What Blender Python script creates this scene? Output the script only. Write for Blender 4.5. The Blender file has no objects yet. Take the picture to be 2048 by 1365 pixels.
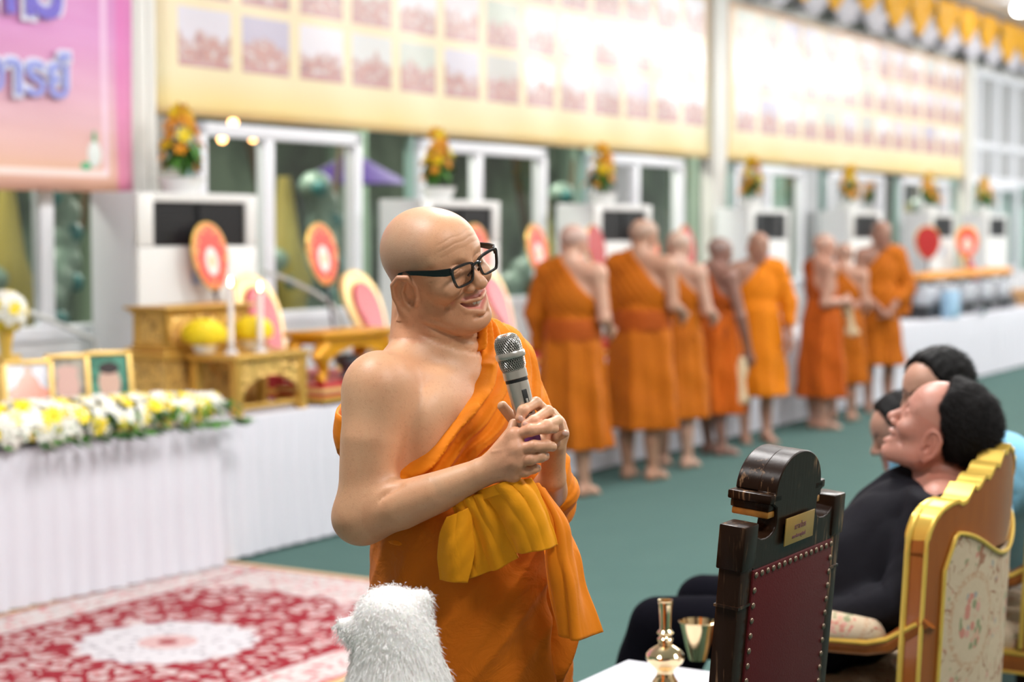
import bpy, bmesh, math, random
import numpy as np
from mathutils import Vector, Matrix
random.seed(7); RNG = np.random.default_rng(7)
PI = math.pi
SC = bpy.context.scene
COL = SC.collection

# ------------------------------------------------------------------ camera
F = 3500.0; CAMH = 1.68; PITCH = math.atan(222.0/3500.0)
cam = bpy.data.cameras.new('camera'); camo = bpy.data.objects.new('camera', cam); COL.objects.link(camo)
camo.location = (0, 0, CAMH); camo.rotation_euler = (PI/2 - PITCH, 0, 0)
cam.sensor_width = 36; cam.lens = F*36/2048; cam.clip_end = 200
cam.dof.use_dof = True; cam.dof.focus_distance = 3.28; cam.dof.aperture_fstop = 2.5
SC.camera = camo
_R = Matrix.Rotation(PI/2 - PITCH, 3, 'X')
def ray(px, py): return _R @ Vector(((px-1024)/F, (682.5-py)/F, -1))
def P(px, py, Y):
    r = ray(px, py); return Vector((0, 0, CAMH)) + r*(Y/r.y)
def G(px, py, z=0.0):
    r = ray(px, py); return Vector((0, 0, CAMH)) + r*((z-CAMH)/r.z)

# ------------------------------------------------------------------ light
SC.view_settings.view_transform = 'Standard'; SC.view_settings.look = 'None'
SC.view_settings.gamma = 1; SC.view_settings.use_curve_mapping = False
SC.view_settings.exposure = 0.14
w = bpy.data.worlds.new('night'); SC.world = w; w.use_nodes = True
w.node_tree.nodes['Background'].inputs[0].default_value = (.25, .35, .5, 1)
w.node_tree.nodes['Background'].inputs[1].default_value = .08
def area(name, loc, size, power, rot=(0, 0, 0), col=(1, .97, .95), shape='DISK'):
    l = bpy.data.lights.new(name, 'AREA'); l.shape = shape; l.size = size; l.energy = power; l.color = col
    o = bpy.data.objects.new(name, l); COL.objects.link(o); o.location = loc; o.rotation_euler = rot; return o
for t_ in (-9.5, -5.8, -2, 2, 6, 10, 14, 18, 22):                     # two rows of ceiling lamps along the hall
    for k_ in (-2.7, -6.6):
        area('ceiling_lamp_light', (-.88+.519*t_-.8547*k_, 9.48+.8547*t_+.519*k_, 4.55), 1.0, 125 if t_ < -1 else 100)
for t_ in (-2.5, 1, 4.5, 8, 11.5, 15, 18.5, 22):                          # added point lights near the windows, brightening banners, wall and ceiling
    l = bpy.data.lights.new('wall_fill_light', 'POINT'); l.shadow_soft_size = .16; l.energy = 105 if t_ < 14 else 210; l.color = (1, .98, .96)
    o = bpy.data.objects.new('wall_fill_light', l); COL.objects.link(o); o.location = (-.88+.519*t_+.8547*2.6, 9.48+.8547*t_-.519*2.6, 4.4)
    
# ------------------------------------------------------------------ materials
def srgb(r, g, b):
    f = lambda c: (c/255/12.92 if c/255 <= .04045 else ((c/255+.055)/1.055)**2.4)
    return (f(r), f(g), f(b), 1)
class NT:
    def __init__(s, name):
        s.m = bpy.data.materials.new(name); s.m.use_nodes = True; s.t = s.m.node_tree
        s.n = s.t.nodes; s.b = s.n['Principled BSDF']
    def add(s, typ, **kw):
        n = s.n.new(typ)
        for k, v in kw.items(): setattr(n, k, v)
        return n
    def link(s, a, b): s.t.links.new(a, b)
    def noise(s, scale, detail=4, rough=.55, vec=None, dist=0):
        n = s.add('ShaderNodeTexNoise'); n.inputs['Scale'].default_value = scale
        n.inputs['Detail'].default_value = detail; n.inputs['Roughness'].default_value = rough; n.inputs['Distortion'].default_value = dist
        if vec is None: vec = s.obj()
        s.link(vec, n.inputs['Vector']); return n.outputs['Fac']
    def obj(s):
        if not hasattr(s, '_tc'): s._tc = s.add('ShaderNodeTexCoord')
        return s._tc.outputs['Object']
    def uv(s):
        if not hasattr(s, '_tc'): s._tc = s.add('ShaderNodeTexCoord')
        return s._tc.outputs['UV']
    def mapping(s, vec, scale=(1, 1, 1), loc=(0, 0, 0), rot=(0, 0, 0)):
        n = s.add('ShaderNodeMapping'); s.link(vec, n.inputs[0]); n.inputs['Scale'].default_value = scale
        n.inputs['Location'].default_value = loc; n.inputs['Rotation'].default_value = rot; return n.outputs[0]
    def ramp(s, fac, stops, interp='LINEAR'):
        n = s.add('ShaderNodeValToRGB'); s.link(fac, n.inputs[0]); r = n.color_ramp; r.interpolation = interp
        while len(r.elements) < len(stops): r.elements.new(.5)
        for e, (p, c) in zip(r.elements, stops):
            e.position = p; e.color = c if len(c) == 4 else (*c, 1)
        return n.outputs[0]
    def mix(s, fac, a, b, mode='MIX'):
        n = s.add('ShaderNodeMix', data_type='RGBA', blend_type=mode)
        for inp, v in ((n.inputs[0], fac), (n.inputs[6], a), (n.inputs[7], b)):
            if isinstance(v, (int, float)): inp.default_value = v
            elif isinstance(v, tuple): inp.default_value = v
            else: s.link(v, inp)
        return n.outputs[2]
    def math(s, op, a, b=None, c=None):
        n = s.add('ShaderNodeMath', operation=op)
        for i, v in enumerate((a, b, c)):
            if v is None: continue
            if isinstance(v, (int, float)): n.inputs[i].default_value = v
            else: s.link(v, n.inputs[i])
        return n.outputs[0]
    def attr(s, name):
        n = s.add('ShaderNodeAttribute', attribute_name=name); return n
    def bump(s, h, strength=.3, dist=.01):
        n = s.add('ShaderNodeBump'); n.inputs['Strength'].default_value = strength; n.inputs['Distance'].default_value = dist
        s.link(h, n.inputs['Height']); s.link(n.outputs[0], s.b.inputs['Normal']); return n
    def base(s, c):
        if isinstance(c, tuple): s.b.inputs['Base Color'].default_value = c
        else: s.link(c, s.b.inputs['Base Color'])
    def set(s, **kw):
        for k, v in kw.items():
            k = k.replace('_', ' ')
            s.b.inputs[k].default_value = v
        return s
_mats = {}
def mat(name, col, rough=.5, metal=0, var=.12, vscale=20, bump=0, bscale=200, spec=.5, **kw):
    """plain procedural material with slight noise variation"""
    if name in _mats: return _mats[name]
    t = NT(name); c2 = tuple(x*(1-var) for x in col[:3])+(1,)
    t.base(t.mix(t.noise(vscale), col, c2))
    t.set(Roughness=rough, Metallic=metal); t.b.inputs['Specular IOR Level'].default_value = spec
    if bump: t.bump(t.noise(bscale, 3), bump, .002)
    for k, v in kw.items(): t.b.inputs[k.replace('_', ' ')].default_value = v
    _mats[name] = t.m; return t.m

# ------------------------------------------------------------------ object helpers
def tag(o, label=None, cat=None, group=None, kind=None):
    if label: o['label'] = label
    if cat: o['category'] = cat
    if group: o['group'] = group
    if kind: o['kind'] = kind
    return o
def thing(name, label, cat, loc=(0, 0, 0), rz=0, group=None):
    o = bpy.data.objects.new(name, None); COL.objects.link(o); o.empty_display_size = .1
    o.location = loc; o.rotation_euler = (0, 0, rz); return tag(o, label, cat, group)
def link(name, me, parent=None, m=None, smooth=False):
    o = bpy.data.objects.new(name, me); COL.objects.link(o)
    if parent is not None: o.parent = parent
    if m is not None and not me.materials:
        for mm in (m if isinstance(m, (list, tuple)) else [m]): me.materials.append(mm)
    if smooth: me.shade_smooth()
    return o
def copy_tree(o, parent=None):
    c = o.copy(); COL.objects.link(c); c.parent = parent
    for ch in list(o.children): copy_tree(ch, c)
    return c
def npmesh(name, V, Fq, uv=None):
    me = bpy.data.meshes.new(name); V = np.asarray(V, np.float32); Fq = np.asarray(Fq, np.int32)
    n, k = Fq.shape
    me.vertices.add(len(V)); me.vertices.foreach_set('co', V.ravel())
    me.loops.add(n*k); me.loops.foreach_set('vertex_index', Fq.ravel())
    me.polygons.add(n); me.polygons.foreach_set('loop_start', np.arange(0, n*k, k, dtype=np.int32))
    me.polygons.foreach_set('loop_total', np.full(n, k, np.int32))
    if uv is not None:
        l = me.uv_layers.new(name='UVMap'); l.data.foreach_set('uv', np.asarray(uv, np.float32)[Fq.ravel()].ravel())
    me.update(calc_edges=True); me.validate(); return me
class MB:
    """collects simple shapes into one bmesh, then links ONE mesh object"""
    def __init__(s): s.b = bmesh.new()
    def box(s, lo, hi, M=None, bev=0, mi=0):
        r = bmesh.ops.create_cube(s.b, size=1); vs = r['verts']
        for v in vs:
            v.co = Vector([lo[i]+(v.co[i]+.5)*(hi[i]-lo[i]) for i in range(3)])
        fs = set(f for v in vs for f in v.link_faces)
        if bev:
            es = set(e for v in vs for e in v.link_edges)
            rr = bmesh.ops.bevel(s.b, geom=list(es), offset=bev, segments=2, affect='EDGES', profile=.5)
            vs = list(set(v for f in rr['faces'] for v in f.verts)); fs = set(f for v in vs for f in v.link_faces)
        for f in fs: f.material_index = mi
        if M is not None: bmesh.ops.transform(s.b, matrix=M, verts=list(set(vs)))
        return s
    def cyl(s, a, b, r1, r2=None, n=16, caps=True, mi=0):
        r2 = r1 if r2 is None else r2; a = Vector(a); b = Vector(b); d = b-a
        M = Matrix.Translation((a+b)/2) @ d.to_track_quat('Z', 'Y').to_matrix().to_4x4()
        r = bmesh.ops.create_cone(s.b, cap_ends=caps, segments=n, radius1=max(r1, 1e-5), radius2=max(r2, 1e-5), depth=d.length, matrix=M)
        for f in set(f for v in r['verts'] for f in v.link_faces): f.material_index = mi
        return s
    def ball(s, c, r, n=12, sc=(1, 1, 1), mi=0, M=None):
        MM = Matrix.Translation(c) @ (M or Matrix()) @ Matrix.Diagonal((r*sc[0], r*sc[1], r*sc[2], 1))
        q = bmesh.ops.create_uvsphere(s.b, u_segments=n, v_segments=max(6, n*2//3), radius=1, matrix=MM)
        for f in set(f for v in q['verts'] for f in v.link_faces): f.material_index = mi
        return s
    def lathe(s, prof, c=(0, 0, 0), n=32, mi=0, M=None):
        rings = []
        for (r, z) in prof:
            ring = []
            for i in range(n):
                a = 2*PI*i/n; p = Vector((r*math.cos(a), r*math.sin(a), z))
                if M is not None: p = M @ p
                ring.append(s.b.verts.new(p+Vector(c)))
            rings.append(ring)
        for a, b in zip(rings, rings[1:]):
            for i in range(n):
                f = s.b.faces.new((a[i], a[(i+1) % n], b[(i+1) % n], b[i])); f.material_index = mi
        return s
    def tube(s, pts, r, n=8, mi=0):
        pts = [Vector(p) for p in pts]; rings = []
        rr = r if isinstance(r, (list, tuple)) else [r]*len(pts)
        up = Vector((0, 0, 1))
        for i, p in enumerate(pts):
            t = (pts[min(i+1, len(pts)-1)]-pts[max(i-1, 0)]).normalized()
            a = t.cross(up)
            if a.length < .1: a = t.cross(Vector((0, 1, 0)))
            a.normalize(); b = t.cross(a).normalized()
            rings.append([s.b.verts.new(p+(a*math.cos(2*PI*j/n)+b*math.sin(2*PI*j/n))*rr[i]) for j in range(n)])
        for a, b in zip(rings, rings[1:]):
            for j in range(n): s.b.faces.new((a[j], a[(j+1) % n], b[(j+1) % n], b[j])).material_index = mi
        for ring in (rings[0], rings[-1]): s.b.faces.new(ring).material_index = mi
        return s
    def prism(s, poly, h0, h1, M=None, mi=0):
        """poly: list of (x,y); extruded z h0..h1"""
        f = lambda p: (M @ Vector(p)) if M is not None else Vector(p)
        A = [s.b.verts.new(f((x, y, h0))) for x, y in poly]; B = [s.b.verts.new(f((x, y, h1))) for x, y in poly]
        n = len(poly); fs = [s.b.faces.new(A[::-1]), s.b.faces.new(B)]
        for i in range(n): fs.append(s.b.faces.new((A[i], A[(i+1) % n], B[(i+1) % n], B[i])))
        for q in fs: q.material_index = mi
        return s
    def quad(s, a, b, c, d, mi=0):
        s.b.faces.new([s.b.verts.new(x) for x in (a, b, c, d)]).material_index = mi; return s
    def mesh(s, name='m', smooth=True, angle=.6):
        bmesh.ops.recalc_face_normals(s.b, faces=s.b.faces[:])
        me = bpy.data.meshes.new(name); s.b.to_mesh(me); s.b.free()
        if smooth:
            me.shade_smooth(); 
            try: me.set_sharp_from_angle(angle=angle)
            except Exception: pass
        return me
    def build(s, name, m, parent=None, smooth=True, bevel=0):
        o = link(name, s.mesh(name, smooth), parent, m)
        if bevel:
            q = o.modifiers.new('bevel', 'BEVEL'); q.width = bevel; q.segments = 2; q.limit_method = 'ANGLE'
        return o
def sheet(name, ctrl, m, parent, nu=24, nv=24, thick=.003, ripple=None, inv=None):
    """smooth cloth surface through a grid of world control points"""
    C = np.array([[tuple(c) for c in row] for row in ctrl], float)
    def interp(A, n):
        k = len(A); t = np.linspace(0, k-1, n); out = []
        for x in t:
            i = min(int(x), k-2); f = x-i
            p0 = A[max(i-1, 0)] if i > 0 else 2*A[0]-A[1]; p1 = A[i]; p2 = A[i+1]; p3 = A[i+2] if i+2 < k else 2*A[k-1]-A[k-2]
            out.append(.5*((2*p1)+(-p0+p2)*f+(2*p0-5*p1+4*p2-p3)*f*f+(-p0+3*p1-3*p2+p3)*f**3))
        return np.array(out)
    A = interp(C, nv); A = interp(A.transpose(1, 0, 2), nu).transpose(1, 0, 2)   # nv x nu x 3
    U, V = np.meshgrid(np.linspace(0, 1, nu), np.linspace(0, 1, nv))
    if ripple is not None:
        du = np.gradient(A, axis=1); dv = np.gradient(A, axis=0); N = np.cross(du, dv); N /= np.linalg.norm(N, axis=2, keepdims=True)+1e-9
        A = A+N*ripple(U, V)[:, :, None]
    idx = np.arange(nu*nv).reshape(nv, nu)
    Fq = np.stack([idx[:-1, :-1], idx[:-1, 1:], idx[1:, 1:], idx[1:, :-1]], -1).reshape(-1, 4)
    V3 = A.reshape(-1, 3)
    if inv is not None: V3 = V3 @ np.array(inv.to_3x3()).T + np.array(inv.translation)
    me = npmesh(name, V3, Fq, np.stack([U.ravel(), V.ravel()], 1)); me.shade_smooth()
    o = link(name, me, parent, m)
    if thick: q = o.modifiers.new('solid', 'SOLIDIFY'); q.thickness = thick; q.offset = 0
    return o

def textmesh(txt, size, M, m, parent, ext=.0004, align='CENTER', off=0, name='lettering'):
    cu = bpy.data.curves.new('lettering', 'FONT'); cu.body = txt; cu.size = size; cu.align_x = align; cu.extrude = ext; cu.offset = off
    o = bpy.data.objects.new('lettering_source', cu); COL.objects.link(o); bpy.context.view_layer.update()
    me = bpy.data.meshes.new_from_object(o.evaluated_get(bpy.context.evaluated_depsgraph_get())); bpy.data.objects.remove(o)
    me.materials.clear(); me.materials.append(m); q = bpy.data.objects.new(name, me); COL.objects.link(q); q.parent = parent; q.matrix_local = M; return q
# ------------------------------------------------------------------ signed-distance modelling
class Sdf:
    def __init__(s): s.ops = []; s.R = np.eye(3); s.c = np.zeros(3); s.s = 1.0; s.stack = []
    def push(s, R, c, sc=1.0):
        s.stack.append((s.R, s.c, s.s)); s.c = s.c+s.s*(s.R @ np.array(c, float)); s.R = s.R @ np.array(R); s.s = s.s*sc; return s
    def pop(s): s.R, s.c, s.s = s.stack.pop()
    def pt(s, p): return s.c+s.s*(s.R @ np.array(p, float))
    def cap(s, a, b, ra, rb=None, k=.01, sub=False):
        rb = ra if rb is None else rb; a = s.pt(a); b = s.pt(b); ra *= s.s; rb *= s.s
        r = max(ra, rb); s.ops.append(('c', np.minimum(a, b)-r, np.maximum(a, b)+r, k*s.s, sub, (a, b, ra, rb))); return s
    def chain(s, pts, rs, k=.01, sub=False, ki=.0):
        pts = [s.pt(p) for p in pts]; rs = [r*s.s for r in rs]; m = max(rs)
        A = np.array(pts); s.ops.append(('g', A.min(0)-m, A.max(0)+m, k*s.s, sub, (pts, rs, ki*s.s))); return s
    def groove(s, pts, w, amp, wt=(1, 1, 1)):
        """crease along a polyline; wt scales local axes (small = ignore that axis); negative amp raises a ridge"""
        P_ = [s.pt(p) for p in pts]; A = np.array(P_); e = 3*w*s.s/np.array(wt); e = np.abs(s.R) @ e; W = np.diag(wt) @ s.R.T
        w = w*s.s; amp = amp*s.s
        def f(x, y, z, D):
            best = None
            X = [W[i, 0]*x+W[i, 1]*y+W[i, 2]*z for i in range(3)]
            for a, b in zip(P_, P_[1:]):
                a = W @ a; b = W @ b; ba = b-a; L = max(float(ba @ ba), 1e-12)
                q = [X[i]-np.float32(a[i]) for i in range(3)]
                t = np.clip((q[0]*np.float32(ba[0])+q[1]*np.float32(ba[1])+q[2]*np.float32(ba[2]))/np.float32(L), 0, 1)
                d = sum((q[i]-t*np.float32(ba[i]))**2 for i in range(3)); best = d if best is None else np.minimum(best, d)
            return D+np.float32(amp)*np.exp(-best/np.float32(w*w))
        s.ops.append(('f', A.min(0)-e, A.max(0)+e, 0.0, 'post', f)); return s
    def ell(s, c, r, R=None, k=.01, sub=False):
        c = s.pt(c); r = np.array(r, float)*s.s; RR = s.R if R is None else s.R @ np.array(R); m = r.max()
        e = np.abs(RR) @ r
        s.ops.append(('e', c-e, c+e, k*s.s, sub, (c, r, RR))); return s
    def fn(s, f, lo, hi, k=.01, sub=False, mode=None):
        s.ops.append(('f', np.array(lo, float), np.array(hi, float), k, mode or sub, f)); return s
def rot(x=0, y=0, z=0):
    return np.array(Matrix.Rotation(math.radians(z), 3, 'Z') @ Matrix.Rotation(math.radians(x), 3, 'X') @ Matrix.Rotation(math.radians(y), 3, 'Y'))
def evaluate(S, lo, hi, h):
    n = np.ceil((hi-lo)/h).astype(int)+1
    ax = [(lo[i]+h*np.arange(n[i])).astype(np.float32) for i in range(3)]
    D = np.full(n, 1.0, np.float32)
    for typ, l, u, k, sub, prm in S.ops:
        pad = k+2.5*h
        i0 = np.maximum(np.floor((l-pad-lo)/h).astype(int), 0); i1 = np.minimum(np.ceil((u+pad-lo)/h).astype(int)+1, n)
        if (i1 <= i0).any(): continue
        sl = tuple(slice(i0[i], i1[i]) for i in range(3))
        x = ax[0][sl[0]][:, None, None]; y = ax[1][sl[1]][None, :, None]; z = ax[2][sl[2]][None, None, :]
        if typ == 'c':
            a, b, ra, rb = prm; ba = b-a; L = max(float(ba @ ba), 1e-12)
            X = x-np.float32(a[0]); Y = y-np.float32(a[1]); Z = z-np.float32(a[2])
            t = np.clip((X*np.float32(ba[0])+Y*np.float32(ba[1])+Z*np.float32(ba[2]))/np.float32(L), 0, 1)
            d = np.sqrt((X-t*np.float32(ba[0]))**2+(Y-t*np.float32(ba[1]))**2+(Z-t*np.float32(ba[2]))**2)-(np.float32(ra)+t*np.float32(rb-ra))
        elif typ == 'g':
            pts, rs, ki = prm; d = None
            for a, b, ra, rb in zip(pts, pts[1:], rs, rs[1:]):
                ba = b-a; L = max(float(ba @ ba), 1e-12)
                X = x-np.float32(a[0]); Y = y-np.float32(a[1]); Z = z-np.float32(a[2])
                t = np.clip((X*np.float32(ba[0])+Y*np.float32(ba[1])+Z*np.float32(ba[2]))/np.float32(L), 0, 1)
                q = np.sqrt((X-t*np.float32(ba[0]))**2+(Y-t*np.float32(ba[1]))**2+(Z-t*np.float32(ba[2]))**2)-(np.float32(ra)+t*np.float32(rb-ra))
                d = q if d is None else np.minimum(d, q)
        elif typ == 'e':
            c, r, RR = prm; X = x-np.float32(c[0]); Y = y-np.float32(c[1]); Z = z-np.float32(c[2])
            RR = RR.astype(np.float32); r = r.astype(np.float32)
            p = [(X*RR[0, j]+Y*RR[1, j]+Z*RR[2, j])/r[j] for j in range(3)]
            k0 = np.sqrt(p[0]**2+p[1]**2+p[2]**2); k1 = np.sqrt((p[0]/r[0])**2+(p[1]/r[1])**2+(p[2]/r[2])**2)+1e-9
            d = k0*(k0-1)/k1
        else:
            d = prm(x, y, z, D[sl]) if sub == 'post' else prm(x, y, z)
        A = D[sl]
        if sub == 'post': D[sl] = d
        elif sub is True:
            d = -d; hh = np.maximum(k-np.abs(A-d), 0)/max(k, 1e-6); D[sl] = np.maximum(A, d)+hh*hh*(k*.25)
        elif sub == 'and':
            hh = np.maximum(k-np.abs(A-d), 0)/max(k, 1e-6); D[sl] = np.maximum(A, d)+hh*hh*(k*.25)
        else:
            hh = np.maximum(k-np.abs(A-d), 0)/max(k, 1e-6); D[sl] = np.minimum(A, d)-hh*hh*(k*.25)
    return D, n
def nets(D, lo, h):
    I = D < 0; n = np.array(D.shape)
    c = I[:-1, :-1, :-1].astype(np.int8)
    for dx in (0, 1):
        for dy in (0, 1):
            for dz in (0, 1):
                if dx+dy+dz: c = c+I[dx:n[0]-1+dx, dy:n[1]-1+dy, dz:n[2]-1+dz]
    act = (c > 0) & (c < 8); ii = np.argwhere(act)
    if len(ii) == 0: return np.zeros((0, 3)), np.zeros((0, 4), int)
    idm = np.full(act.shape, -1, np.int32); idm[act] = np.arange(len(ii))
    S = np.zeros((len(ii), 3)); N = np.zeros(len(ii))
    for axx in range(3):
        o1, o2 = [a for a in range(3) if a != axx]
        for p in (0, 1):
            for q in (0, 1):
                a = ii.copy(); a[:, o1] += p; a[:, o2] += q; b = a.copy(); b[:, axx] += 1
                va = D[a[:, 0], a[:, 1], a[:, 2]]; vb = D[b[:, 0], b[:, 1], b[:, 2]]; m = (va < 0) != (vb < 0)
                t = np.where(m, va/np.where(m, va-vb, 1), 0)
                pt = np.zeros((len(ii), 3)); pt[:, axx] = t; pt[:, o1] = p; pt[:, o2] = q
                S[m] += pt[m]; N[m] += 1
    V = (ii+S/N[:, None])*h+lo
    Q = []
    for axx in range(3):
        o1, o2 = [a for a in range(3) if a != axx]
        sa = [slice(None)]*3; sb = [slice(None)]*3; sa[axx] = slice(0, -1); sb[axx] = slice(1, None)
        A = I[tuple(sa)]; B = I[tuple(sb)]; e = np.argwhere(A != B)
        e = e[(e[:, o1] > 0) & (e[:, o2] > 0) & (e[:, o1] < n[o1]-1) & (e[:, o2] < n[o2]-1)]
        if len(e) == 0: continue
        q = []
        for (p, r) in ((-1, -1), (0, -1), (0, 0), (-1, 0)):
            f = e.copy(); f[:, o1] += p; f[:, o2] += r; q.append(idm[f[:, 0], f[:, 1], f[:, 2]])
        q = np.stack(q, 1); fl = A[e[:, 0], e[:, 1], e[:, 2]]
        if axx == 1: fl = ~fl
        q[~fl] = q[~fl][:, ::-1]; Q.append(q)
    return V, np.concatenate(Q)
def bounds(S):
    return np.min([o[1] for o in S.ops if o[4] is False], 0), np.max([o[2] for o in S.ops if o[4] is False], 0)
def sdf_mesh(name, S, h, fine=(), color=None, lo=None, hi=None):
    """fine: list of (lo, hi, h) boxes meshed at higher resolution"""
    l, u = bounds(S); l = l-3*h if lo is None else np.array(lo, float); u = u+3*h if hi is None else np.array(hi, float)
    Vs = []; Qs = []; off = 0
    for (a, b, hh) in [(l, u, h)]+[(np.array(a, float), np.array(b, float), hh) for a, b, hh in fine]:
        D, _ = evaluate(S, a, b, hh); V, Q = nets(D, a, hh)
        if hh == h and fine and off == 0:
            cen = V[Q].mean(1); keep = np.ones(len(Q), bool)
            for fa, fb, fh in fine:
                fa = np.array(fa)+h*.9; fb = np.array(fb)-h*.9
                keep &= ~((cen > fa) & (cen < fb)).all(1)
            Q = Q[keep]
        Vs.append(V); Qs.append(Q+off); off += len(V)
    V = np.concatenate(Vs); Q = np.concatenate(Qs)
    used = np.unique(Q); remap = np.full(len(V), -1); remap[used] = np.arange(len(used)); V = V[used]; Q = remap[Q]
    me = npmesh(name, V, Q); me.shade_smooth()
    if color is not None:
        C = np.ones((len(V), 4), np.float32); C[:, :] = color(V)
        at = me.color_attributes.new('tint', 'FLOAT_COLOR', 'POINT'); at.data.foreach_set('color', C.ravel())
    return me
def wav(x, y, z, seed, fr, n=5):
    """cheap smooth noise"""
    r = np.random.default_rng(seed); v = 0
    for _ in range(n):
        a = r.normal(size=3)*fr; ph = r.random()*6.28
        v = v+np.sin(x*np.float32(a[0])+y*np.float32(a[1])+z*np.float32(a[2])+np.float32(ph))
    return v/n
# ================================================================== people
def skin_mat(name='skin', rough=.45):
    t = NT(name); a = t.attr('tint')
    n1 = t.noise(9, 4, .6); n2 = t.noise(160, 3, .6)
    c = t.mix(t.math('MULTIPLY', t.ramp(n1, [(.35, (0, 0, 0, 1)), (.7, (1, 1, 1, 1))]), .42), a.outputs['Color'], (.92, .66, .56, 1), 'MULTIPLY')
    c = t.mix(t.math('MULTIPLY', t.math('GREATER_THAN', n2, .60), .14), c, (.35, .16, .08, 1))
    t.base(c); t.set(Roughness=rough); t.b.inputs['Subsurface Weight'].default_value = .12
    t.b.inputs['Subsurface Radius'].default_value = (.012, .005, .003); t.b.inputs['Subsurface Scale'].default_value = .5
    t.b.inputs['Specular IOR Level'].default_value = .45
    t.bump(t.math('ADD', t.noise(420, 3, .6), t.math('MULTIPLY', t.noise(70, 3), .8)), .22, .0012); return t.m
SKIN = skin_mat()
def cloth_mat(name, col, rough=.75, weave=.25, sheen=.25, var=.16, scale=6, spec=.25):
    t = NT(name); c2 = (col[0]*(1-var), col[1]*(1-var*1.3), col[2]*(1-var), 1)
    t.base(t.mix(t.noise(scale, 5, .6), col, c2)); t.set(Roughness=rough)
    t.b.inputs['Sheen Weight'].default_value = sheen; t.b.inputs['Sheen Roughness'].default_value = .5
    t.b.inputs['Specular IOR Level'].default_value = spec
    cr = t.noise(14, 5, .55, dist=1.2); fi = t.noise(900, 2)
    t.bump(t.math('ADD', t.math('MULTIPLY', cr, 5.0*weave), t.math('MULTIPLY', fi, .12)), .35, .006); return t.m
ROBE = cloth_mat('saffron_robe', (.82, .235, .002, 1), sheen=.04); ROBE_LOW = cloth_mat('saffron_underrobe', (.60, .15, .001, 1), weave=.5, sheen=.03)
SASH = cloth_mat('golden_sash', (.90, .36, .003, 1), sheen=.04); ROBE2 = cloth_mat('ochre_robe', (.50, .135, .001, 1), var=.3, sheen=0); ROBE3 = cloth_mat('rust_robe', (.38, .075, .002, 1), var=.3, sheen=0)
BLACK_CLOTH = cloth_mat('black_cloth', (.011, .011, .015, 1), rough=.75, sheen=0, spec=.12)
BLUE_CLOTH = cloth_mat('light_blue_cloth', (.22, .56, .78, 1), sheen=.1); PURPLE_CLOTH = cloth_mat('purple_cloth', (.09, .03, .32, 1))
DARK_TROUSER = cloth_mat('dark_trouser_cloth', (.005, .005, .008, 1), rough=.95, sheen=0, spec=.04)
HAIR = mat('black_hair', (.005, .0045, .0045, 1), .55, bump=.7, bscale=260, spec=.15)
HAIRG = mat('greying_black_hair', (.012, .010, .010, 1), .6, bump=.8, bscale=240, var=.6, spec=.15)
def ear_ops(S, s, big=1.0, fine=True):
    S.push(rot(z=s*22, y=s*6, x=-8), (s*.0775, .004, -.042), big)
    S.ell((0, -.002, .004), (.0065, .021, .031), k=.006)
    S.ell((0, .004, -.026), (.0055, .011, .012), k=.006)
    if fine:
        pts = [(s*.003, .0155, -.002), (s*.003, .0145, .018), (s*.0045, .004, .033), (s*.005, -.011, .033), (s*.005, -.022, .020), (s*.005, -.0225, .0), (s*.004, -.015, -.018), (s*.002, .001, -.034)]
        S.ell((s*.0095, .0, .006), (.0085, .0145, .023), k=.003, sub=True)
        S.chain(pts, [.003, .0036, .0042, .0042, .0042, .004, .0038, .005], k=.003)
        S.chain([(s*.0035, -.003, .023), (s*.004, -.0085, .008), (s*.004, -.006, -.008), (s*.004, .004, -.016)], [.0026]*4, k=.003)
        S.cap((s*.004, .014, -.004), (s*.004, .013, -.009), .0042, k=.003)
        S.ell((s*.006, .004, -.006), (.008, .006, .008), k=.003, sub=True)
    S.pop()
LIP_U = [(-.040, .073, -.058), (-.025, .0935, -.0665), (-.006, .1035, -.0685), (0, .104, -.070), (.006, .1035, -.0685), (.025, .0935, -.0665), (.040, .073, -.058)]
LIP_L = [(-.038, .073, -.063), (-.026, .088, -.084), (0, .1005, -.0965), (.026, .088, -.084), (.038, .073, -.063)]
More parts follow.
